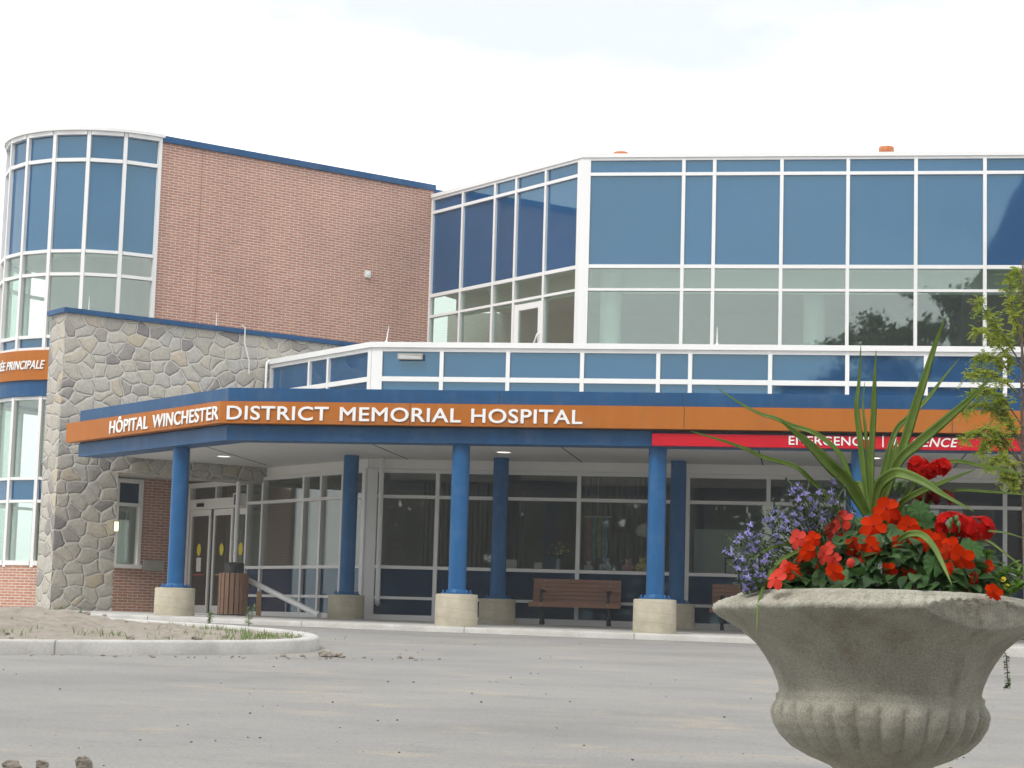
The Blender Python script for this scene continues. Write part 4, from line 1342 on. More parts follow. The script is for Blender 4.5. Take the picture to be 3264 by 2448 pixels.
c.block(AXES, -0.119, 0.119, -0.019, 0.019, 0, 0.03); c.block(AXES, -0.119, 0.119, -0.019, 0.019, .33, .36); c.build('frame', M['cast_iron'], pf)
c = MB(); c.block(AXES, -0.118, 0.118, -0.01, 0.005, .031, .329); c.build('print', M['photo_print'], pf)
ls = MB(); ls.lathe([(0.03, 0.30), (0.15, 0.24), (0.20, 0.12), (0.16, 0.03), (0.06, 0.0)][::-1], 24)
lso = ls.build('pendant_lamp', M['plush_white'], loc=(-3.60, 44.0, 1.92)); tag(lso, 'round cream shade hanging behind the shop glass near the column', 'lamp')
ls = MB(); ls.tube([(0, 0, .3), (0, 0, 1.47)], 0.008, 6); ls.build('cord', M['cast_iron'], lso)
SPIKE_LEAVES = [(25,[(-32,0,232),(-71,-30,299),(-114,-60,339),(-170,-90,392),(-233,-120,440)]),(9,[(-47,30,247),(-69,39,320),(-98,48,383),(-152,56,428),(-211,65,448),(-248,74,465),(-293,82,480),(-347,91,511),(-393,100,542)]),(8,[(-74,-30,211),(-122,-51,269),(-161,-73,306),(-200,-94,337),(-267,-116,354),(-325,-137,377),(-402,-159,399),(-437,-180,407)]),(11,[(-26,0,234),(-39,6,326),(-49,12,415),(-57,18,488),(-52,24,550),(-48,30,640)]),(6,[(-22,50,249),(-29,62,351),(-34,75,433),(-40,88,492),(-37,100,559)]),(11,[(-21,-20,245),(-23,-22,364),(-19,-25,464),(-17,-27,544),(-14,-30,618)]),(18,[(-9,0,234),(26,3,327),(55,7,408),(75,10,477),(100,13,558),(126,17,644),(150,20,710)]),(19,[(-3,-20,233),(34,-40,348),(83,-60,398),(140,-80,448),(196,-100,498),(247,-120,552)]),(10,[(-13,40,248),(10,53,351),(36,67,437),(70,80,476),(111,93,519),(147,107,568),(188,120,621)]),(21,[(-17,-30,232),(-7,-50,295),(18,-70,321),(44,-90,325),(93,-110,304),(137,-130,274),(204,-150,236)]),(12,[(21,0,215),(47,-25,260),(84,-50,284),(141,-75,309),(209,-100,336)]),(8,[(34,40,229),(66,47,291),(109,53,340),(169,60,367),(248,67,356),(334,73,340),(382,80,325)]),(5,[(90,50,235),(129,44,280),(175,38,297),(245,32,295),(330,26,289),(379,20,281)]),(4,[(64,-80,145),(140,-98,185),(214,-115,195),(269,-133,192),(312,-150,179)]),(12,[(31,-150,165),(56,-180,181),(84,-210,179),(108,-240,152),(129,-270,106),(143,-300,68)]),(6,[(-152,-100,151),(-182,-138,143),(-232,-177,112),(-257,-215,72),(-271,-253,33),(-276,-292,-5),(-276,-330,-48)]),(5,[(-183,-50,165),(-233,-100,153),(-263,-150,139),(-292,-200,115)]),(4,[(177,-100,170),(229,-117,175),(273,-133,144),(323,-150,103)]),(12,[(-25,50,235),(-37,58,277),(-49,65,310),(-61,72,306),(-71,80,331)]),(14,[(2,30,236),(14,40,305),(28,50,371),(40,60,417)])]
IMPATIENS = [((11,-50,246),29,0),((-20,-120,202),29,0),((-27,-180,151),26,0),((-65,-180,152),22,1),((60,-80,204),26,0),((102,-150,172),24,0),((35,-40,213),24,0),((149,-180,157),22,0),((169,-220,131),29,2),((-91,-100,217),26,3),((-117,-80,194),23,3),((-192,-200,166),23,3),((-157,-220,166),17,0),((-167,-240,137),19,0),((-131,-200,132),22,3),((-86,-100,176),21,3),((-236,-300,74),25,3),((-207,-300,97),12,1),((-111,-300,90),22,2),((10,-250,100),17,2),((143,-250,107),15,1),((200,-200,84),17,1),((234,-270,56),20,2),((-74,-300,110),6,4),((75,-100,187),21,0),((132,-150,171),19,1),((-219,-260,102),16,3),((-106,-200,122),16,3)]
LOBELIA = [(-343,-74,146),(-356,-60,142),(-323,-190,128),(-310,-65,139),(-332,-57,165),(-324,-90,175),(-303,-142,183),(-298,-130,201),(-283,-127,163),(-276,-72,180),(-265,-104,215),(-252,-78,221),(-247,-67,237),(-252,-61,203),(-245,-71,178),(-229,-143,194),(-341,-133,134),(-312,-231,118),(-322,-230,100),(-295,-169,113),(-304,-181,95),(-284,-213,102),(-316,-223,78),(-298,-235,78),(-279,-238,86),(-314,-159,64),(-294,-211,67),(-305,-217,52),(-291,-201,56),(-273,-168,73),(-264,-197,118),(-259,-159,100),(-264,-243,82),(-205,-137,281),(-192,-105,292),(-208,-80,277),(-178,-141,275),(-161,-107,266),(-190,-138,262),(-142,-135,278),(-114,-101,281),(-109,-91,306),(-107,-110,257),(-157,-93,246),(-149,-66,255),(-199,-81,230),(-186,-131,243),(-168,-54,214),(-180,-55,224),(-195,-113,208),(-129,-78,235),(-137,-103,218),(-152,-97,202),(-214,-84,194),(-237,-150,178),(-250,-70,217),(-67,-91,232),(-114,-70,228),(-160,-113,229),(-173,-78,278),(-255,-186,130),(-291,-125,147),(-280,-82,141),(-303,-106,156),(-115,-140,259),(-219,-60,215),(-227,-56,227),(-281,-173,115),(-326,-227,116),(-294,-112,175),(-172,-74,195),(-185,-83,185),(-234,-68,163),(-243,-96,149)]
GERANIUM_HEADS = [((88,20,353),26,0),((137,20,350),24,0),((108,0,338),20,0),((158,-100,211),38,0),((211,-100,200),42,0),((188,-60,207),34,0),((95,60,282),22,1),((145,50,280),26,1),((122,60,288),18,1)]
GERANIUM_STEMS = [[(111,20,326),(99,40,267),(81,20,205)],[(46,0,295),(51,0,255),(58,0,196)],[(188,-60,203),(174,-40,157),(161,0,111)],[(159,-140,220),(166,-120,202),(160,-100,185)]]
GERANIUM_BUD = (46,0,301)
GERANIUM_BUDS = [(151,-150,215),(163,-150,221),(168,-150,208),(147,-150,204)]
GERANIUM_LEAVES = [((87,0,246),25),((107,-30,213),27),((65,30,239),22),((196,-150,153),28),((166,-150,107),26),((118,-200,127),28),((110,-220,111),24),((-51,-40,203),26),((-66,-20,212),20)]
SPRIG = [[(215,-100,56),(230,-100,110),(236,-100,148)],[(251,-120,56),(268,-120,87),(285,-120,118)],[(276,-100,53),(291,-100,77),(309,-100,104)],[(277,-160,49),(294,-180,64),(308,-180,75)]]
SPRIG_FLOWERS = [(266,-150,86),(273,-150,71),(301,-150,76)]
VINE = [(257,-50,-61),(272,-50,-84),(274,-50,-106),(276,-50,-135),(277,-50,-151),(274,-50,-161)]

# ------------------------------------------------------------------ stone urn
UC = Vector((0.16, 4.8, 0.04))          # centre of the rim, at the height of its lip
urn = empty('stone_urn', (UC.x, UC.y, lot_z(UC.x, UC.y)), 'weathered cast stone urn with fluted bowl and a chipped rim, full of flowers', 'urn')
TILT = Matrix.Translation(UC) @ Matrix.Rotation(rad(-2.0), 4, 'X')
prof = [(0.0975, -0.378), (0.0975, -0.3635), (0.100, -0.358), (0.112, -0.347), (0.160, -0.328), (0.200, -0.306), (0.226, -0.280), (0.242, -0.253), (0.2485, -0.229),
        (0.246, -0.214), (0.2405, -0.204), (0.2375, -0.199), (0.2385, -0.192), (0.2375, -0.186), (0.2325, -0.184), (0.231, -0.176), (0.2345, -0.160),
        (0.246, -0.132), (0.263, -0.103), (0.286, -0.072), (0.322, -0.042), (0.352, -0.024), (0.374, -0.012), (0.3855, -0.002), (0.3875, 0.006), (0.381, 0.013), (0.368, 0.019),
        (0.352, 0.027), (0.343, 0.0325), (0.339, 0.0285), (0.336, 0.034), (0.328, 0.0405), (0.315, 0.0435), (0.296, 0.043), (0.286, 0.037), (0.282, 0.02), (0.275, -0.03)]
dense_prof = []
for (r0, z0), (r1, z1) in zip(prof, prof[1:]):
    k = max(1, int(math.hypot(r1 - r0, z1 - z0) / 0.007))
    for i in range(k): dense_prof.append((r0 + (r1 - r0) * i / k, z0 + (z1 - z0) * i / k))
dense_prof.append(prof[-1])
NU = 448
bowl = MB()
CHIP_A = rad(-90 + 42)
cn = Vector((math.cos(CHIP_A), math.sin(CHIP_A), -0.16)).normalized()
cd = 0.331
rows = []
for r, z in dense_prof:
    row = []
    for k in range(NU):
        a = 2 * math.pi * k / NU
        rr = r
        if -0.345 < z < -0.209:                                   # gadroons: rounded ribs that die out at top and foot
            w = min(1.0, (z + 0.345) / 0.05) * (1.0 if z < -0.222 else max(0.0, (-0.209 - z) / 0.013))
            rib = abs(math.sin(a * 14 + 0.3)) ** 0.62
            rr = r * (1 + (0.012 - 0.064 * (1 - rib)) * w)
        p = Vector((rr * math.cos(a), rr * math.sin(a), z))
        edge = 1.5 if -0.012 < z < 0.030 and r > 0.33 else 0.28
        n1 = mnoise.noise(p * 26) * 0.0028 + mnoise.noise(p * 70) * 0.0022 + mnoise.noise(p * 160) * 0.0016
        if 0.008 < z < 0.032 and r > 0.33:                        # worn radial tooling on the rim slope
            n1 += 0.0024 * math.sin(a * 96 + 2 * mnoise.noise(p * 12)) * (0.5 + mnoise.noise(p * 9))
        nick = max(0.0, mnoise.noise(Vector((a * 5, z * 8, 3.1))) - 0.28) * 0.012 if -0.008 < z < 0.016 and r > 0.36 else 0
        p.x += math.cos(a) * (n1 * edge - nick); p.y += math.sin(a) * (n1 * edge - nick); p.z += n1 * edge * 0.8
        if z > -0.06 and r > 0.27:
            s = cn.dot(p) - cd
            if s > 0:
                p -= cn * (s - 0.0022 * mnoise.noise(p * 40) - 0.0012 * mnoise.noise(p * 120))
        row.append(TILT @ p - urn.location)
    rows.append(row)
bowl.grid(rows, True)
bowl.build('bowl', M['cast_stone'], urn)
ft = MB()
foot = [(0.165, -0.520), (0.165, -0.500), (0.150, -0.492), (0.140, -0.470), (0.115, -0.435), (0.100, -0.405), (0.097, -0.379)]
ft.grid([[TILT @ Vector((r * math.cos(2 * math.pi * k / 64), r * math.sin(2 * math.pi * k / 64), z)) - urn.location for k in range(64)] for r, z in foot], True)
ft.build('foot', M['cast_stone'], urn)
pl = MB(); pl.block(Frame((0, 0), (1, 0), (0, -1)), -0.21, 0.21, -0.21, 0.21, -0.05, UC.z - 0.52 - urn.location.z + 0.004); pl.build('plinth', M['block_concrete'], urn, bevel=0.01)
so = MB()
so.grid([[TILT @ Vector((r * math.cos(2 * math.pi * k / 40), r * math.sin(2 * math.pi * k / 40), 0.004 + 0.012 * mnoise.noise(Vector((r * 20, k * .7, 0))))) - urn.location for k in range(40)] for r in (0.281, 0.2, 0.1, 0.01)], True)
so.build('potting_soil', M['dark_soil'], urn)

# ------------------------------------------------------------------ plants in the urn (coordinates in millimetres from the rim centre)
def mm(p): return Vector((p[0] / 1000, p[1] / 1000, p[2] / 1000))
def catmull(pts, n):
    out = []
    for i in range(len(pts) - 1):
        p0, p1, p2, p3 = pts[max(i - 1, 0)], pts[i], pts[i + 1], pts[min(i + 2, len(pts) - 1)]
        for k in range(n):
            t = k / n
            out.append((p1 * 2 + (p2 - p0) * t + (p0 * 2 - p1 * 5 + p2 * 4 - p3) * t * t + (p1 * 3 - p0 - p2 * 3 + p3) * t ** 3) * 0.5)
    return out + [pts[-1]]

spike = empty('spike_plant', UC, 'spiky green plant with long arching sword leaves in the middle of the urn', 'spike plant')
for w, pts in SPIKE_LEAVES:
    c = catmull([mm(p) for p in pts], 8)
    n = len(c)
    rows = []
    for i, p in enumerate(c):
        t = i / (n - 1)
        tan = (c[min(i + 1, n - 1)] - c[max(i - 1, 0)]).normalized()
        side = tan.cross(Vector((0.05, -1, 0.12))).normalized()
        up = side.cross(tan).normalized()
        hw = w / 1620 * (min(1.0, 0.55 + t * 2.2)) * (1 - max(0, (t - 0.42) / 0.58) ** 1.7) + 0.0004
        fold = hw * (0.55 - 0.3 * t)
        ring_ = []
        for u in (-1, -0.55, 0, 0.55, 1):
            ring_.append(p + side * hw * u - up * fold * (1 - abs(u)) * 1.0)
        for u in (0.6, 0, -0.6):
            ring_.append(p + side * hw * u - up * (fold * (1 - abs(u)) + 0.0008))
        rows.append(ring_)
    lf = MB(); lf.grid(rows, True, uv=lambda i, j: (j / 8 + w * 0.37, i / 12.0)); lf.build('leaf', M['spike_leaf'], spike)

def petal_rows(length, width, cup, notch, nu=7, nv=5, root=0.12):
    """one petal in local space: grows along +x, faces +z"""
    rows = []
    for i in range(nu):
        t = i / (nu - 1)
        hw = width / 2 * (root + (1 - root) * math.sin(min(1.0, t * 1.4) * math.pi * 0.5)) * (1 if t < 0.6 else math.sqrt(max(0.0, 1 - ((t - 0.6) / 0.43) ** 2)))
        row = []
        for j in range(nv):
            s = -1 + 2 * j / (nv - 1)
            x = length * t - notch * length * (1 - abs(s)) * (1 if i == nu - 1 else 0)
            row.append(Vector((x, hw * s, cup * length * (t * t) + 0.06 * length * s * s * t)))
        rows.append(row)
    return rows
def add_petals(mb, spec, rot=None, off=Vector((0, 0, 0)), mi=0, scale=1.0):
    for ang, length, width, cup, notch in spec:
        R = Matrix.Rotation(ang, 3, 'Z')
        if rot is not None: R = rot @ R
        b = len(mb.v)
        mb.grid([[R @ (p * scale) + off for p in r] for r in petal_rows(length, width, cup, notch)])
        for q in range(1, 25): mb.mi[-q] = mi

# flower prototypes of unit radius, facing +z
def flower_mesh(name, spec, mats, eye_r, eye_z=0.03, spur=None):
    mb = MB()
    add_petals(mb, spec)
    k0 = len(mb.f)
    mb.ball((0, 0, eye_z), eye_r, (1, 1, .6), 6)
    for q in range(k0, len(mb.f)): mb.mi[q] = 1
    if spur:
        k0 = len(mb.f)
        mb.tube(*spur, 5)
        for q in range(k0, len(mb.f)): mb.mi[q] = 2
    o = mb.build(name, mats)
    me = o.data
    bpy.data.objects.remove(o)
    return me
IMP = [(rad(90), .92, .98, .10, .04), (rad(12), 1.02, .84, -.20, .07), (rad(168), 1.02, .84, -.20, .07), (rad(-57), 1.14, .86, -.42, .08), (rad(-123), 1.14, .86, -.34, .08)]
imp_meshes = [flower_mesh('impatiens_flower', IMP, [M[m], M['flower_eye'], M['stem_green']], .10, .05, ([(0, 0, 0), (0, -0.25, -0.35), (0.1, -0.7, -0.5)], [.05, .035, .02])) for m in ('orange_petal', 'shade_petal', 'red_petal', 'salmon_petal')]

def face_dir(d, spin):
    """rotation that turns +z to direction d, spun about it"""
    return (Vector(d).normalized().to_track_quat('Z', 'Y').to_matrix() @ Matrix.Rotation(spin, 3, 'Z'))

imp = empty('impatiens', UC, 'orange and salmon impatiens with dark leaves filling the front of the urn', 'impatiens')
rng = random.Random(21)
for _ in range(16):                             # further blooms deeper in the mass, partly covered by leaves
    a_ = rng.uniform(-.24, .24)
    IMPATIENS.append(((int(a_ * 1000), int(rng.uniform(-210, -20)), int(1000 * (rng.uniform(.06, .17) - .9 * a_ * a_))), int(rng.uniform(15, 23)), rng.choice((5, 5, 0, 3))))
for p, r, k in IMPATIENS:
    if k == 4:
        b = MB(); b.ball((0, 0, 0), 0.009, (1, 1, 1.2), 8); o = b.build('flower_bud', M['salmon_petal'], imp, loc=mm(p)); continue
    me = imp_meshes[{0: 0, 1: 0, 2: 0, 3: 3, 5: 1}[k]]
    o = bpy.data.objects.new('flower', me); col.objects.link(o); o.parent = imp
    o.location = mm(p)
    d = {0: (rng.uniform(-.35, .35), -1, rng.uniform(-.05, .5)), 1: (rng.uniform(.7, 1.0), -.7, .2), 2: (-.5, -.75, -.35), 3: (rng.uniform(-.7, -.2), -.75, rng.uniform(.2, .8)), 5: (rng.uniform(-.8, .8), -.8, rng.uniform(-.3, .7))}[k]
    s = r / 1000 * (1.08 if k != 3 else 1.0)
    o.matrix_local = Matrix.Translation(mm(p)) @ face_dir(d, rng.uniform(-.5, .5)).to_4x4() @ Matrix.Diagonal((s, s, s, 1))

def leaf_rows(L_, W_, bend, tipp=0.75, nu=7):
    rows = []
    for i in range(nu):
        t = i / (nu - 1)
        hw = W_ / 2 * math.sin(math.pi * (t ** tipp)) ** 0.9 + 0.0006
        rows.append([Vector((L_ * t, hw * s, -bend * L_ * t * t + 0.22 * hw * abs(s))) for s in (-1, -.5, 0, .5, 1)])
    return rows
def scatter_leaf(mb, p, d, L_, W_, spin, bend):
    R = (Vector(d).normalized().to_track_quat('X', 'Z').to_matrix() @ Matrix.Rotation(spin, 3, 'X'))
    mb.grid([[R @ q + p for q in r] for r in leaf_rows(L_, W_, bend)])

fo = MB(); stm = MB()
rng = random.Random(8)
n = 0
while n < 980:
    # mound of leaves over the soil, higher towards the middle and back
    a, q = rng.uniform(0, 2 * math.pi), math.sqrt(rng.random())
    x, y = 0.285 * q * math.cos(a), 0.285 * q * math.sin(a)
    if y > 0.12 and rng.random() < .6: continue
    topz = 0.225 - 0.12 * abs(x / 0.285) ** 2 - (0.16 * max(0, -y / 0.285) ** 2) - 0.02 * max(0, y) / .28 - (0.035 if x < -0.1 else 0)
    z = 0.03 + (topz - 0.03) * rng.random() ** 0.45
    p = Vector((x, y, z))
    out = Vector((x, y - 0.12, 0.06 + 0.1 * rng.random()))
    d = out.normalized() + Vector((rng.uniform(-1.1, 1.1), rng.uniform(-.9, .3), rng.uniform(-1.5, .2)))
    L_ = rng.uniform(.032, .056)
    scatter_leaf(fo, p, d, L_, L_ * rng.uniform(.52, .66), rng.uniform(-.7, .7), rng.uniform(.15, .5))
    if n % 6 == 0: stm.tube([Vector((x * .6, y * .6, 0.01)), p * .6 + Vector((x * .3, y * .3, z * .25)), p], 0.0022, 5, False)
    n += 1
fo.build('foliage', M['dark_leaf'], imp)
for p, r, k in IMPATIENS:
    v = mm(p)
    stm.tube([v + Vector((0, 0.006, -0.004)), v * .8 + Vector((0, .02, -.01)), Vector((v.x * .72, v.y * .7 + .02, max(0.02, v.z - 0.06)))], 0.0014, 5, False)
stm.build('stems', M['stem_green'], imp)

# lobelia
lobelia = empty('lobelia', UC, 'violet blue lobelia spilling over the side of the urn in front of the window', 'lobelia')
LOB = [(rad(-90), 1.1, .62, -.12, 0), (rad(-38), 1.1, .60, -.10, 0), (rad(-142), 1.1, .60, -.10, 0), (rad(62), .75, .26, .1, 0), (rad(118), .75, .26, .1, 0)]
lob_me = flower_mesh('lobelia_flower', LOB, [M['violet_petal'], M['white_eye'], M['violet_petal']], .14, .04, ([(0, 0, 0), (0, 0.05, -0.45), (0, .15, -0.9)], [.16, .14, .10]))
lst, lfo = MB(), MB()
rng = random.Random(31)
for i, p in enumerate(LOBELIA):
    v = mm(p)
    o = bpy.data.objects.new('flower', lob_me); col.objects.link(o); o.parent = lobelia
    s = rng.uniform(.0085, .0118)
    o.matrix_local = Matrix.Translation(v) @ face_dir((rng.uniform(-.9, .5), -1, rng.uniform(-.3, .7)), rng.uniform(-.5, .5)).to_4x4() @ Matrix.Diagonal((s, s, s, 1))
    root = Vector((-0.15 + 0.10 * rng.random(), -0.10 + 0.12 * rng.random(), 0.03))
    end = v + Vector((0, 0.006, -0.002))
    mid = root * .45 + end * .55 + Vector((0, 0, 0.03))
    path = catmull([root, mid, end + Vector((0.004, 0.004, -0.012)), end], 5)
    lst.tube(path, 0.0010, 4, False)
    for q in path[5:]:
        for _ in range(2):
            scatter_leaf(lfo, q, (rng.uniform(-1, 1), rng.uniform(-1, .6), rng.uniform(-.2, 1)), rng.uniform(.012, .026), rng.uniform(.0022, .0042), 0, .2)
    # side twigs with buds
    if i % 2 == 0:
        e2 = v + Vector((rng.uniform(-.03, .03), rng.uniform(0, .03), rng.uniform(.0, .035)))
        lst.tube([path[10], e2], 0.0008, 4, False)
        lfo.ball(e2, 0.0032, (1, 1, 1.5), 5)
lst.build('stems', M['stem_green'], lobelia); lfo.build('foliage', M['lobelia_leaf'], lobelia)

# geranium
ger = empty('geranium', UC, 'red geranium with round scalloped leaves towards the back of the urn', 'geranium')
rng = random.Random(77)
FIVE = [(rad(72 * k + 18), 1.0, .95, -.05, .12) for k in range(5)]
for p, r, k in GERANIUM_HEADS:
    hb = MB()
    R = r / 1000
    nfl = int(10 + R * 330)
    for j in range(nfl):
        d = Vector((rng.uniform(-1, 1), rng.uniform(-1, .35), rng.uniform(-.75, 1))).normalized()
        c = Vector((d.x, d.y * .8, d.z * .72)) * R * rng.uniform(.72, 1.0)
        add_petals(hb, FIVE, face_dir(d + Vector((0, -.3, .15)), rng.random() * 6), c, 0, (rng.uniform(.0125, .017) if k == 0 else rng.uniform(.008, .013)))
    hb.build('flower_head', M['red_petal' if k == 0 else 'wilted_petal'], ger, loc=mm(p))
for pts in GERANIUM_STEMS:
    s = MB(); s.tube(catmull([mm(p) for p in pts], 6), 0.0032, 7, False); s.build('stem', M['stem_green'], ger)
bd = MB()
for j in range(22):
    d = Vector((rng.uniform(-1, 1), rng.uniform(-1, 1), rng.uniform(-.6, 1))).normalized()
    bd.ball(d * 0.0125, 0.0048, (1, 1, 1.25), 6)
bd.build('bud_cluster', M['bud_green'], ger, loc=mm(GERANIUM_BUD))
for p in GERANIUM_BUDS:
    b = MB(); b.ball((0, 0, 0), .0062, (.8, .8, 1.3), 7); b.tube([(0, 0, 0), (0.002, 0.01, -0.018)], .0016, 5); b.build('flower_bud', M['bud_green'], ger, loc=mm(p))
for p, r in GERANIUM_LEAVES:
    R = r / 1000
    c = MB()
    n = 40
    for rr in ((0.0, .33), (.33, .66), (.66, 1.0)):
        pass
    rows = []
    for q in (0.03, .35, .7, 1.0):
        row = []
        for k in range(n):
            a = -math.pi + 0.18 + (2 * math.pi - 0.36) * k / (n - 1)
            sc = 1 + 0.07 * math.cos(a * 9) * q + 0.05 * math.cos(a * 4.5)
            row.append(Vector((R * q * sc * math.cos(a), R * q * sc * math.sin(a), -0.22 * R * q * q + 0.05 * R * math.cos(a * 9) * q * q + .22 * R * q)))
        rows.append(row)
    Rm = face_dir((rng.uniform(-.4, .4), -1, rng.uniform(.1, .9)), rng.uniform(1.2, 1.9))
    c.grid([[Rm @ v for v in row] for row in rows])
    v = mm(p)
    c.tube([(0, 0, 0), Vector((0, .02, -.02)), Vector((-v.x * .15, .05, -.05))], .0018, 5, False)
    c.build('leaf', M['geranium_leaf'], ger, loc=v)

# pale green sprigs with yellow flowers at the edge, and the hanging trailer
spr = empty('yellow_daisy_plant', UC, 'bright green leafy plant with small yellow flowers at the edge of the urn', 'plant')
s, f2 = MB(), MB()
rng = random.Random(13)
for pts in SPRIG:
    c = catmull([mm(p) for p in pts], 7)
    s.tube(c, 0.0018, 5, False)
    for i, q in enumerate(c[2:]):
        for _ in range(2):
            scatter_leaf(f2, q, (rng.uniform(-1, 1), rng.uniform(-1, .4), rng.uniform(.0, .9)), rng.uniform(.022, .036), rng.uniform(.007, .011), rng.uniform(-.6, .6), .25)
s.build('stems', M['stem_green'], spr); f2.build('foliage', M['sprig_leaf'], spr)
for p in SPRIG_FLOWERS:
    b = MB(); add_petals(b, [(k * .7, .0075, .0045, .05, 0) for k in range(9)], face_dir((rng.uniform(-.5, .5), -.8, .5), 0)); b.ball((0, -.001, 0), .003, n=5); b.build('flower', M['yellow_petal'], spr, loc=mm(p))
vine = empty('creeping_vine', UC, 'thin trailing vine with tiny round yellow green leaves hanging behind the urn', 'vine')
c = catmull([mm(p) for p in VINE], 5)
c = [Vector((0.26, -0.04, 0.03)), Vector((0.30, 0.10, 0.045)), Vector((0.345, 0.12, 0.03)), Vector((0.32, 0.11, -0.03))] + [Vector((v.x + 0.022, v.y + 0.14, v.z)) for v in c]
s = MB(); s.tube(c, 0.0013, 5, False); s.build('stem', M['bark'], vine)
f2 = MB()
for i, q in enumerate(c[4:]):
    for sx in (-1, 1):
        scatter_leaf(f2, q, (sx, -.4, rng.uniform(-.4, .3)), rng.uniform(.006, .010), rng.uniform(.006, .009), rng.uniform(-.5, .5), .2)
f2.build('foliage', M['sprig_leaf'], vine)

# ------------------------------------------------------------------ young tree behind the urn
TX, TY = 1.20, 12.0
tree = empty('young_locust_tree', (TX, TY, lot_z(TX, TY)), 'slender young tree with feathery yellow green leaves behind the flowers', 'tree')
tz = -tree.location.z
trunk = MB()
trunk.tube(catmull([Vector((0.05, 0, 0)), Vector((0.03, 0, 0.9)), Vector((0.015, .01, 1.8)), Vector((0.005, 0, 2.3)), Vector((0.01, 0, 2.75)), Vector((0.015, .02, 3.15))], 5), [0.014 - 0.009 * i / 25 for i in range(26)], 8)
branches, leaves = MB(), MB()
rng = random.Random(19)
def compound(p, d, L_):
    """feather leaf: two rows of leaflets along a drooping stalk"""
    n = 7
    for i in range(1, n + 1):
        t = i / n
        q = p + d * L_ * t + Vector((0, 0, -0.35 * L_ * t * t))
        for sx in (-1, 1):
            side = d.cross(Vector((0, 0, 1)))
            if side.length < .1: side = Vector((1, 0, 0))
            dd = side.normalized() * sx + d * .5 + Vector((rng.uniform(-.3, .3), rng.uniform(-.3, .3), rng.uniform(-.5, .3)))
            dd.normalize()
            w = dd.cross(Vector((rng.uniform(-.5, .5), -1, rng.uniform(-.3, .8)))).normalized()
            l, h = rng.uniform(.010, .017), rng.uniform(.0028, .0046)
            leaves.face([q, q + dd * l * .5 + w * h, q + dd * l, q + dd * l * .5 - w * h])
BR = [ # start height on the trunk, points relative to the trunk top frame (x, z above camera height)
    (1.55, [(-.07, 1.62), (-.15, 1.74), (-.25, 1.79)]), (1.55, [(-.08, 1.70), (-.17, 1.82), (-.25, 1.92)]), (1.60, [(-.02, 1.8), (-.05, 1.95), (-.06, 2.11)]),
    (1.75, [(0.03, 1.9), (0.02, 2.02), (-0.02, 2.14)]), (1.45, [(-.09, 1.56), (-.18, 1.62), (-.24, 1.60)]), (1.35, [(-.10, 1.48), (-.22, 1.52), (-.31, 1.49)]),
    (1.20, [(-.10, 1.36), (-.20, 1.41), (-.29, 1.38)]), (1.10, [(-.12, 1.28), (-.23, 1.34), (-.33, 1.30)]), (0.98, [(-.10, 1.14), (-.2, 1.19), (-.33, 1.12)]),
    (0.98, [(-.10, 1.10), (-.17, 1.12), (-.24, 1.05)]), (0.88, [(-.06, .99), (-.13, 1.02), (-.18, .96)]), (1.25, [(.1, 1.4), (.2, 1.5), (.3, 1.5)]), (1.5, [(.1, 1.65), (.2, 1.75), (.3, 1.7)]),
    (1.0, [(.1, 1.15), (.22, 1.25), (.32, 1.2)]), (1.7, [(.06, 1.9), (.12, 2.0), (.16, 2.1)]), (1.05, [(-.05, 1.2), (-.10, 1.3), (-.13, 1.36)]), (0.80, [(-.03, .88), (-.06, .93), (-.09, .9)])]
for h, pts in BR:
    yo = rng.uniform(-.18, .18)
    path = [Vector((0.02, 0, h + tz))] + [Vector((x, yo * (i + 1) / len(pts), z + tz)) for i, (x, z) in enumerate(pts)]
    c = catmull(path, 6)
    branches.tube(c, [0.0055 * (1 - .75 * i / len(c)) for i in range(len(c))], 6, False)
    for i, q in enumerate(c[5:]):
        for _ in range(7):
            d = Vector((rng.uniform(-1, .8), rng.uniform(-1, 1), rng.uniform(-.55, .8))).normalized()
            L_ = rng.uniform(.035, .085)
            branches.tube([q, q + d * L_ * .6, q + d * L_ + Vector((0, 0, -.3 * L_))], 0.001, 3, False)
            compound(q, d, L_)
trunk.build('trunk', M['bark'], tree); branches.build('branches', M['bark'], tree); leaves.build('crown', M['locust_leaf'], tree)

# ------------------------------------------------------------------ weeds and grass on the planting island
rng = random.Random(41)
def weed(x, y, h, n, label):
    z = lot_z(x, y) + soil_h(x, y) - 0.02
    e = empty('weed', (x, y, z), label, 'weed', 'weeds on the soil heap')
    s, f2 = MB(), MB()
    for k in range(n):
        tipp = Vector((rng.uniform(-.25, .25) * h, rng.uniform(-.2, .2) * h, h * rng.uniform(.6, 1)))
        c = catmull([Vector((0, 0, 0)), tipp * .5 + Vector((rng.uniform(-.02, .02), 0, 0)), tipp], 5)
        s.tube(c, 0.004, 5, False)
        for q in c[2:]:
            for _ in range(4):
                scatter_leaf(f2, q, (rng.uniform(-1, 1), rng.uniform(-1, 1), rng.uniform(-.1, .8)), rng.uniform(.04, .08), rng.uniform(.014, .024), rng.uniform(-.6, .6), .3)
    s.build('stem', M['stem_green'], e); f2.build('leaves', M['weed_leaf'], e)
weed(-8.62, 30.6, 0.46, 2, 'tall green weed on the soil in front of the litter bin')
weed(-9.35, 30.9, 0.22, 2, 'small green weed at the foot of the litter bin, on the heap')
weed(-11.9, 31.2, 0.20, 3, 'low bushy weed on the soil heap in front of the stone wall')
weed(-11.3, 30.4, 0.16, 3, 'low bushy weed on the soil heap in front of the recessed brick')
gb = MB()
rng = random.Random(43)
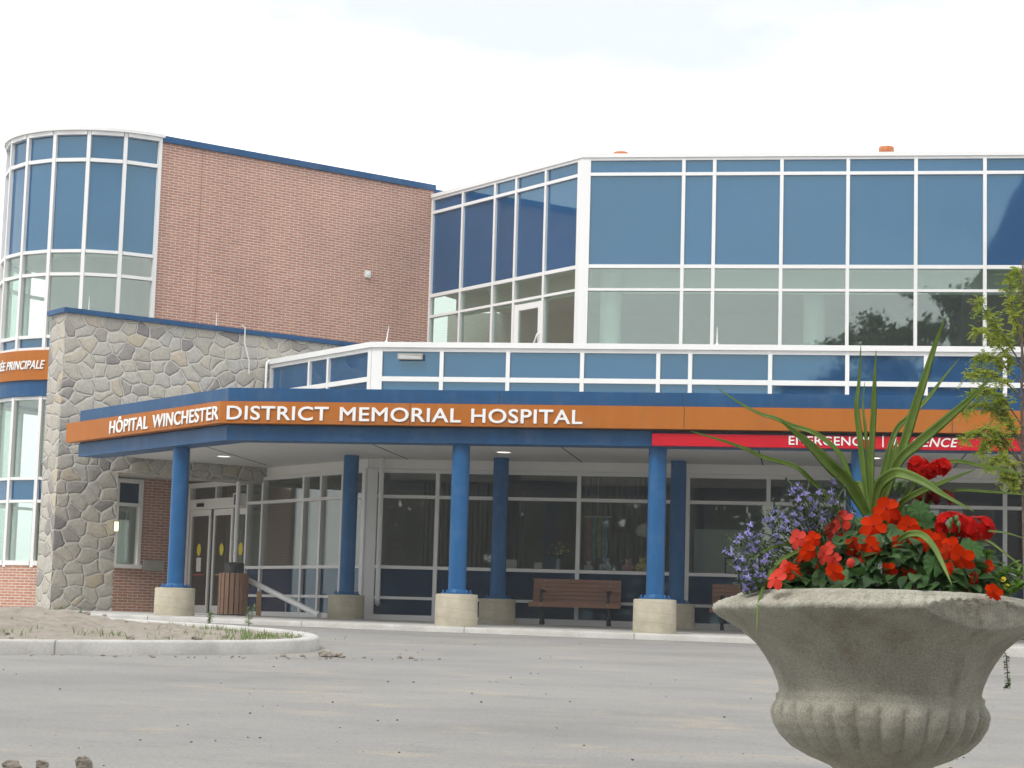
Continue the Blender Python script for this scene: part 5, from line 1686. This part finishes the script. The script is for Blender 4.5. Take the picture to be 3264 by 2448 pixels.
def blade(mb, p, h, lean):
    side = Vector((rng.uniform(-1, 1), rng.uniform(-.4, .4), 0)).normalized() * rng.uniform(.004, .009)
    t = p + Vector((lean[0], lean[1], h))
    m = p + Vector((lean[0] * .35, lean[1] * .35, h * .6))
    mb.face([p - side, p + side, m + side * .8, m - side * .8]); mb.face([m - side * .8, m + side * .8, t])
for cx, cy, rx, ry, n in [(-7.6, 27.6, .7, .7, 300), (-8.2, 26.6, .5, .5, 40), (-9.0, 25.2, .8, .25, 70), (-10.2, 24.4, .6, .3, 60), (-8.6, 28.9, .7, .5, 110), (-7.35, 26.5, .3, .5, 100)]:
    for i in range(n):
        x, y = cx + rng.gauss(0, .5) * rx, cy + rng.gauss(0, .5) * ry
        z = lot_z(x, y) + soil_h(x, y)
        blade(gb, Vector((x, y, z - .01)), rng.uniform(.02, .10), (rng.uniform(-.05, .05), rng.uniform(-.05, .05)))
tag(gb.build('grass', M['weed_leaf']), kind='stuff')

# ------------------------------------------------------------------ across the lot, behind the camera: seen only mirrored in the glass
def big_tree(x, y, h, r, seed, label):
    rg = random.Random(seed)
    e = empty('maple_tree', (x, y, lot_z(x, y)), label, 'tree', 'trees across the lot')
    tr = MB(); tr.tube([(0, 0, 0), (0.1, 0, h * .35), (0, 0, h * .8)], [.28, .2, .06], 8)
    lv = MB()
    clumps = []
    for k in range(60):
        t = rg.random()
        zz = h * (.28 + .70 * t)
        rr = r * (1 - (abs(t - .35) / .75) ** 2) ** .5 * rg.uniform(.35, 1.0) if abs(t - .35) < .75 else .3
        a = rg.random() * 6.28
        clumps.append((Vector((rr * math.cos(a), rr * math.sin(a), zz)), rg.uniform(.5, 1.1)))
        tr.tube([(0, 0, zz * .75), clumps[-1][0]], [.05, .02], 4, False)
    for c, cr_ in clumps:
        for _ in range(130):
            d = Vector((rg.gauss(0, 1), rg.gauss(0, 1), rg.gauss(0, .8))) * .45 * cr_
            n = Vector((rg.gauss(0, 1), rg.gauss(0, 1), rg.gauss(0, 1))).normalized()
            u = n.orthogonal().normalized() * rg.uniform(.10, .20)
            w = n.cross(u) * rg.uniform(.5, .8)
            q = c + d
            lv.face([q - u, q + w, q + u, q - w])
    tr.build('trunk', M['bark'], e); lv.build('crown', M['tree_leaf'], e)
for args in [(-5.6, -7, 10.6, 2.3, 1, 'round maple mirrored in the ground floor window behind the lobelia'),
             (-11.5, -8, 10.4, 3.0, 6, 'broad dark maple mirrored in the shop windows above the whole bench'),  # this and the next two are added to darken the ground floor reflections
             (-18.0, -9, 10.2, 3.6, 7, 'broad dark maple mirrored in the glass left of the shop window bench'),
             (-25.0, -9, 10.0, 3.8, 8, 'broad dark maple mirrored in the glass next to the entrance doors'),
             (0.9, -8, 17.4, 2.4, 2, 'slim maple whose pointed top is mirrored lowest in the upper windows'),
             (4.4, -8.5, 18.6, 2.4, 3, 'slim maple mirrored in the middle of the upper window reflections'),
             (7.3, -9, 20.8, 2.6, 4, 'tallest maple mirrored beside the arched hall in the upper windows')]:
    big_tree(*args)
wood = MB()  # added unseen leaf mass, keeps sky out of the ground floor reflections
rg = random.Random(90)
for i in range(9000):
    x = rg.uniform(-62, -3.2)
    top = 7.6 + 1.5 * mnoise.noise(Vector((x * .35, 0, 0))) + .8 * mnoise.noise(Vector((x * 1.3, 4, 0)))
    z = -1.4 + (top + 1.4) * rg.random() ** .8
    q = Vector((x, -17 + 2.2 * rg.random() - .12 * z, z))
    n = Vector((rg.gauss(0, 1), rg.gauss(0, 1) + .8, rg.gauss(0, 1))).normalized()
    u = n.orthogonal().normalized() * rg.uniform(.3, .55)
    w = n.cross(u) * rg.uniform(.6, .9)
    wood.face([q - u, q + w, q + u, q - w])
tag(wood.build('added_woods', M['tree_leaf']), kind='stuff')
barn = empty('arched_hall', (17.2, -4.0, lot_z(17.2, -4)), 'tall dark hall with a curved roof mirrored in the last bay of the upper windows', 'hall')
bm_ = MB()
arc = [(-10.4, 0), (-10.3, 14.0), (-10.0, 19.0), (-8.8, 21.6), (-7.0, 25.5), (-4.5, 28.2), (0, 29.6), (4.5, 28.2), (7.0, 25.5), (8.8, 21.6), (10.0, 19.0), (10.4, 0)]
bm_.grid([[(x, y, z) for x, z in arc] for y in (-11.0, 0.0)], smooth=False)
bm_.face([(x, 0, z) for x, z in arc]); bm_.face([(x, -11.0, z) for x, z in arc][::-1])
bm_.build('shell', M['barn_wall'], barn)
dr = MB(); dr.block(Frame((0, 0), (1, 0), (0, 1)), -1.6, 1.6, 0.003, 0.06, 0.0, 3.4); dr.build('door', M['interior_wall'], barn)

# ------------------------------------------------------------------ set each assembly's origin at its base
def settle(root):
    bpy.context.view_layer.update()
    lo, hi = Vector((1e9,) * 3), Vector((-1e9,) * 3)
    st = list(root.children)
    while st:
        o = st.pop()
        st += list(o.children)
        if o.type == 'MESH':
            for c in o.bound_box:
                w = o.matrix_world @ Vector(c)
                for i in range(3): lo[i], hi[i] = min(lo[i], w[i]), max(hi[i], w[i])
    base = Vector(((lo.x + hi.x) / 2, (lo.y + hi.y) / 2, lo.z))
    delta = base - root.location
    root.location = base
    for c in root.children: c.location = c.location - delta
for r in (hosp, tower, stone, canopy): settle(r)

# ------------------------------------------------------------------ added thin even haze that pales the building; the air itself is clear
haze_mat, hz_nt, hz_out = new_mat('added_haze_air')
hz = node(hz_nt, 'ShaderNodeVolumePrincipled')
hz.inputs['Color'].default_value = (0.97, 0.985, 1.0, 1)
hz.inputs['Density'].default_value = 0.0009
hz_nt.links.new(hz.outputs[0], hz_out.inputs['Volume'])
hb = MB()
hb.block(AXES, -410, 410, -1210, 410, -5.8, 33.0)
tag(hb.build('haze', haze_mat), kind='stuff')
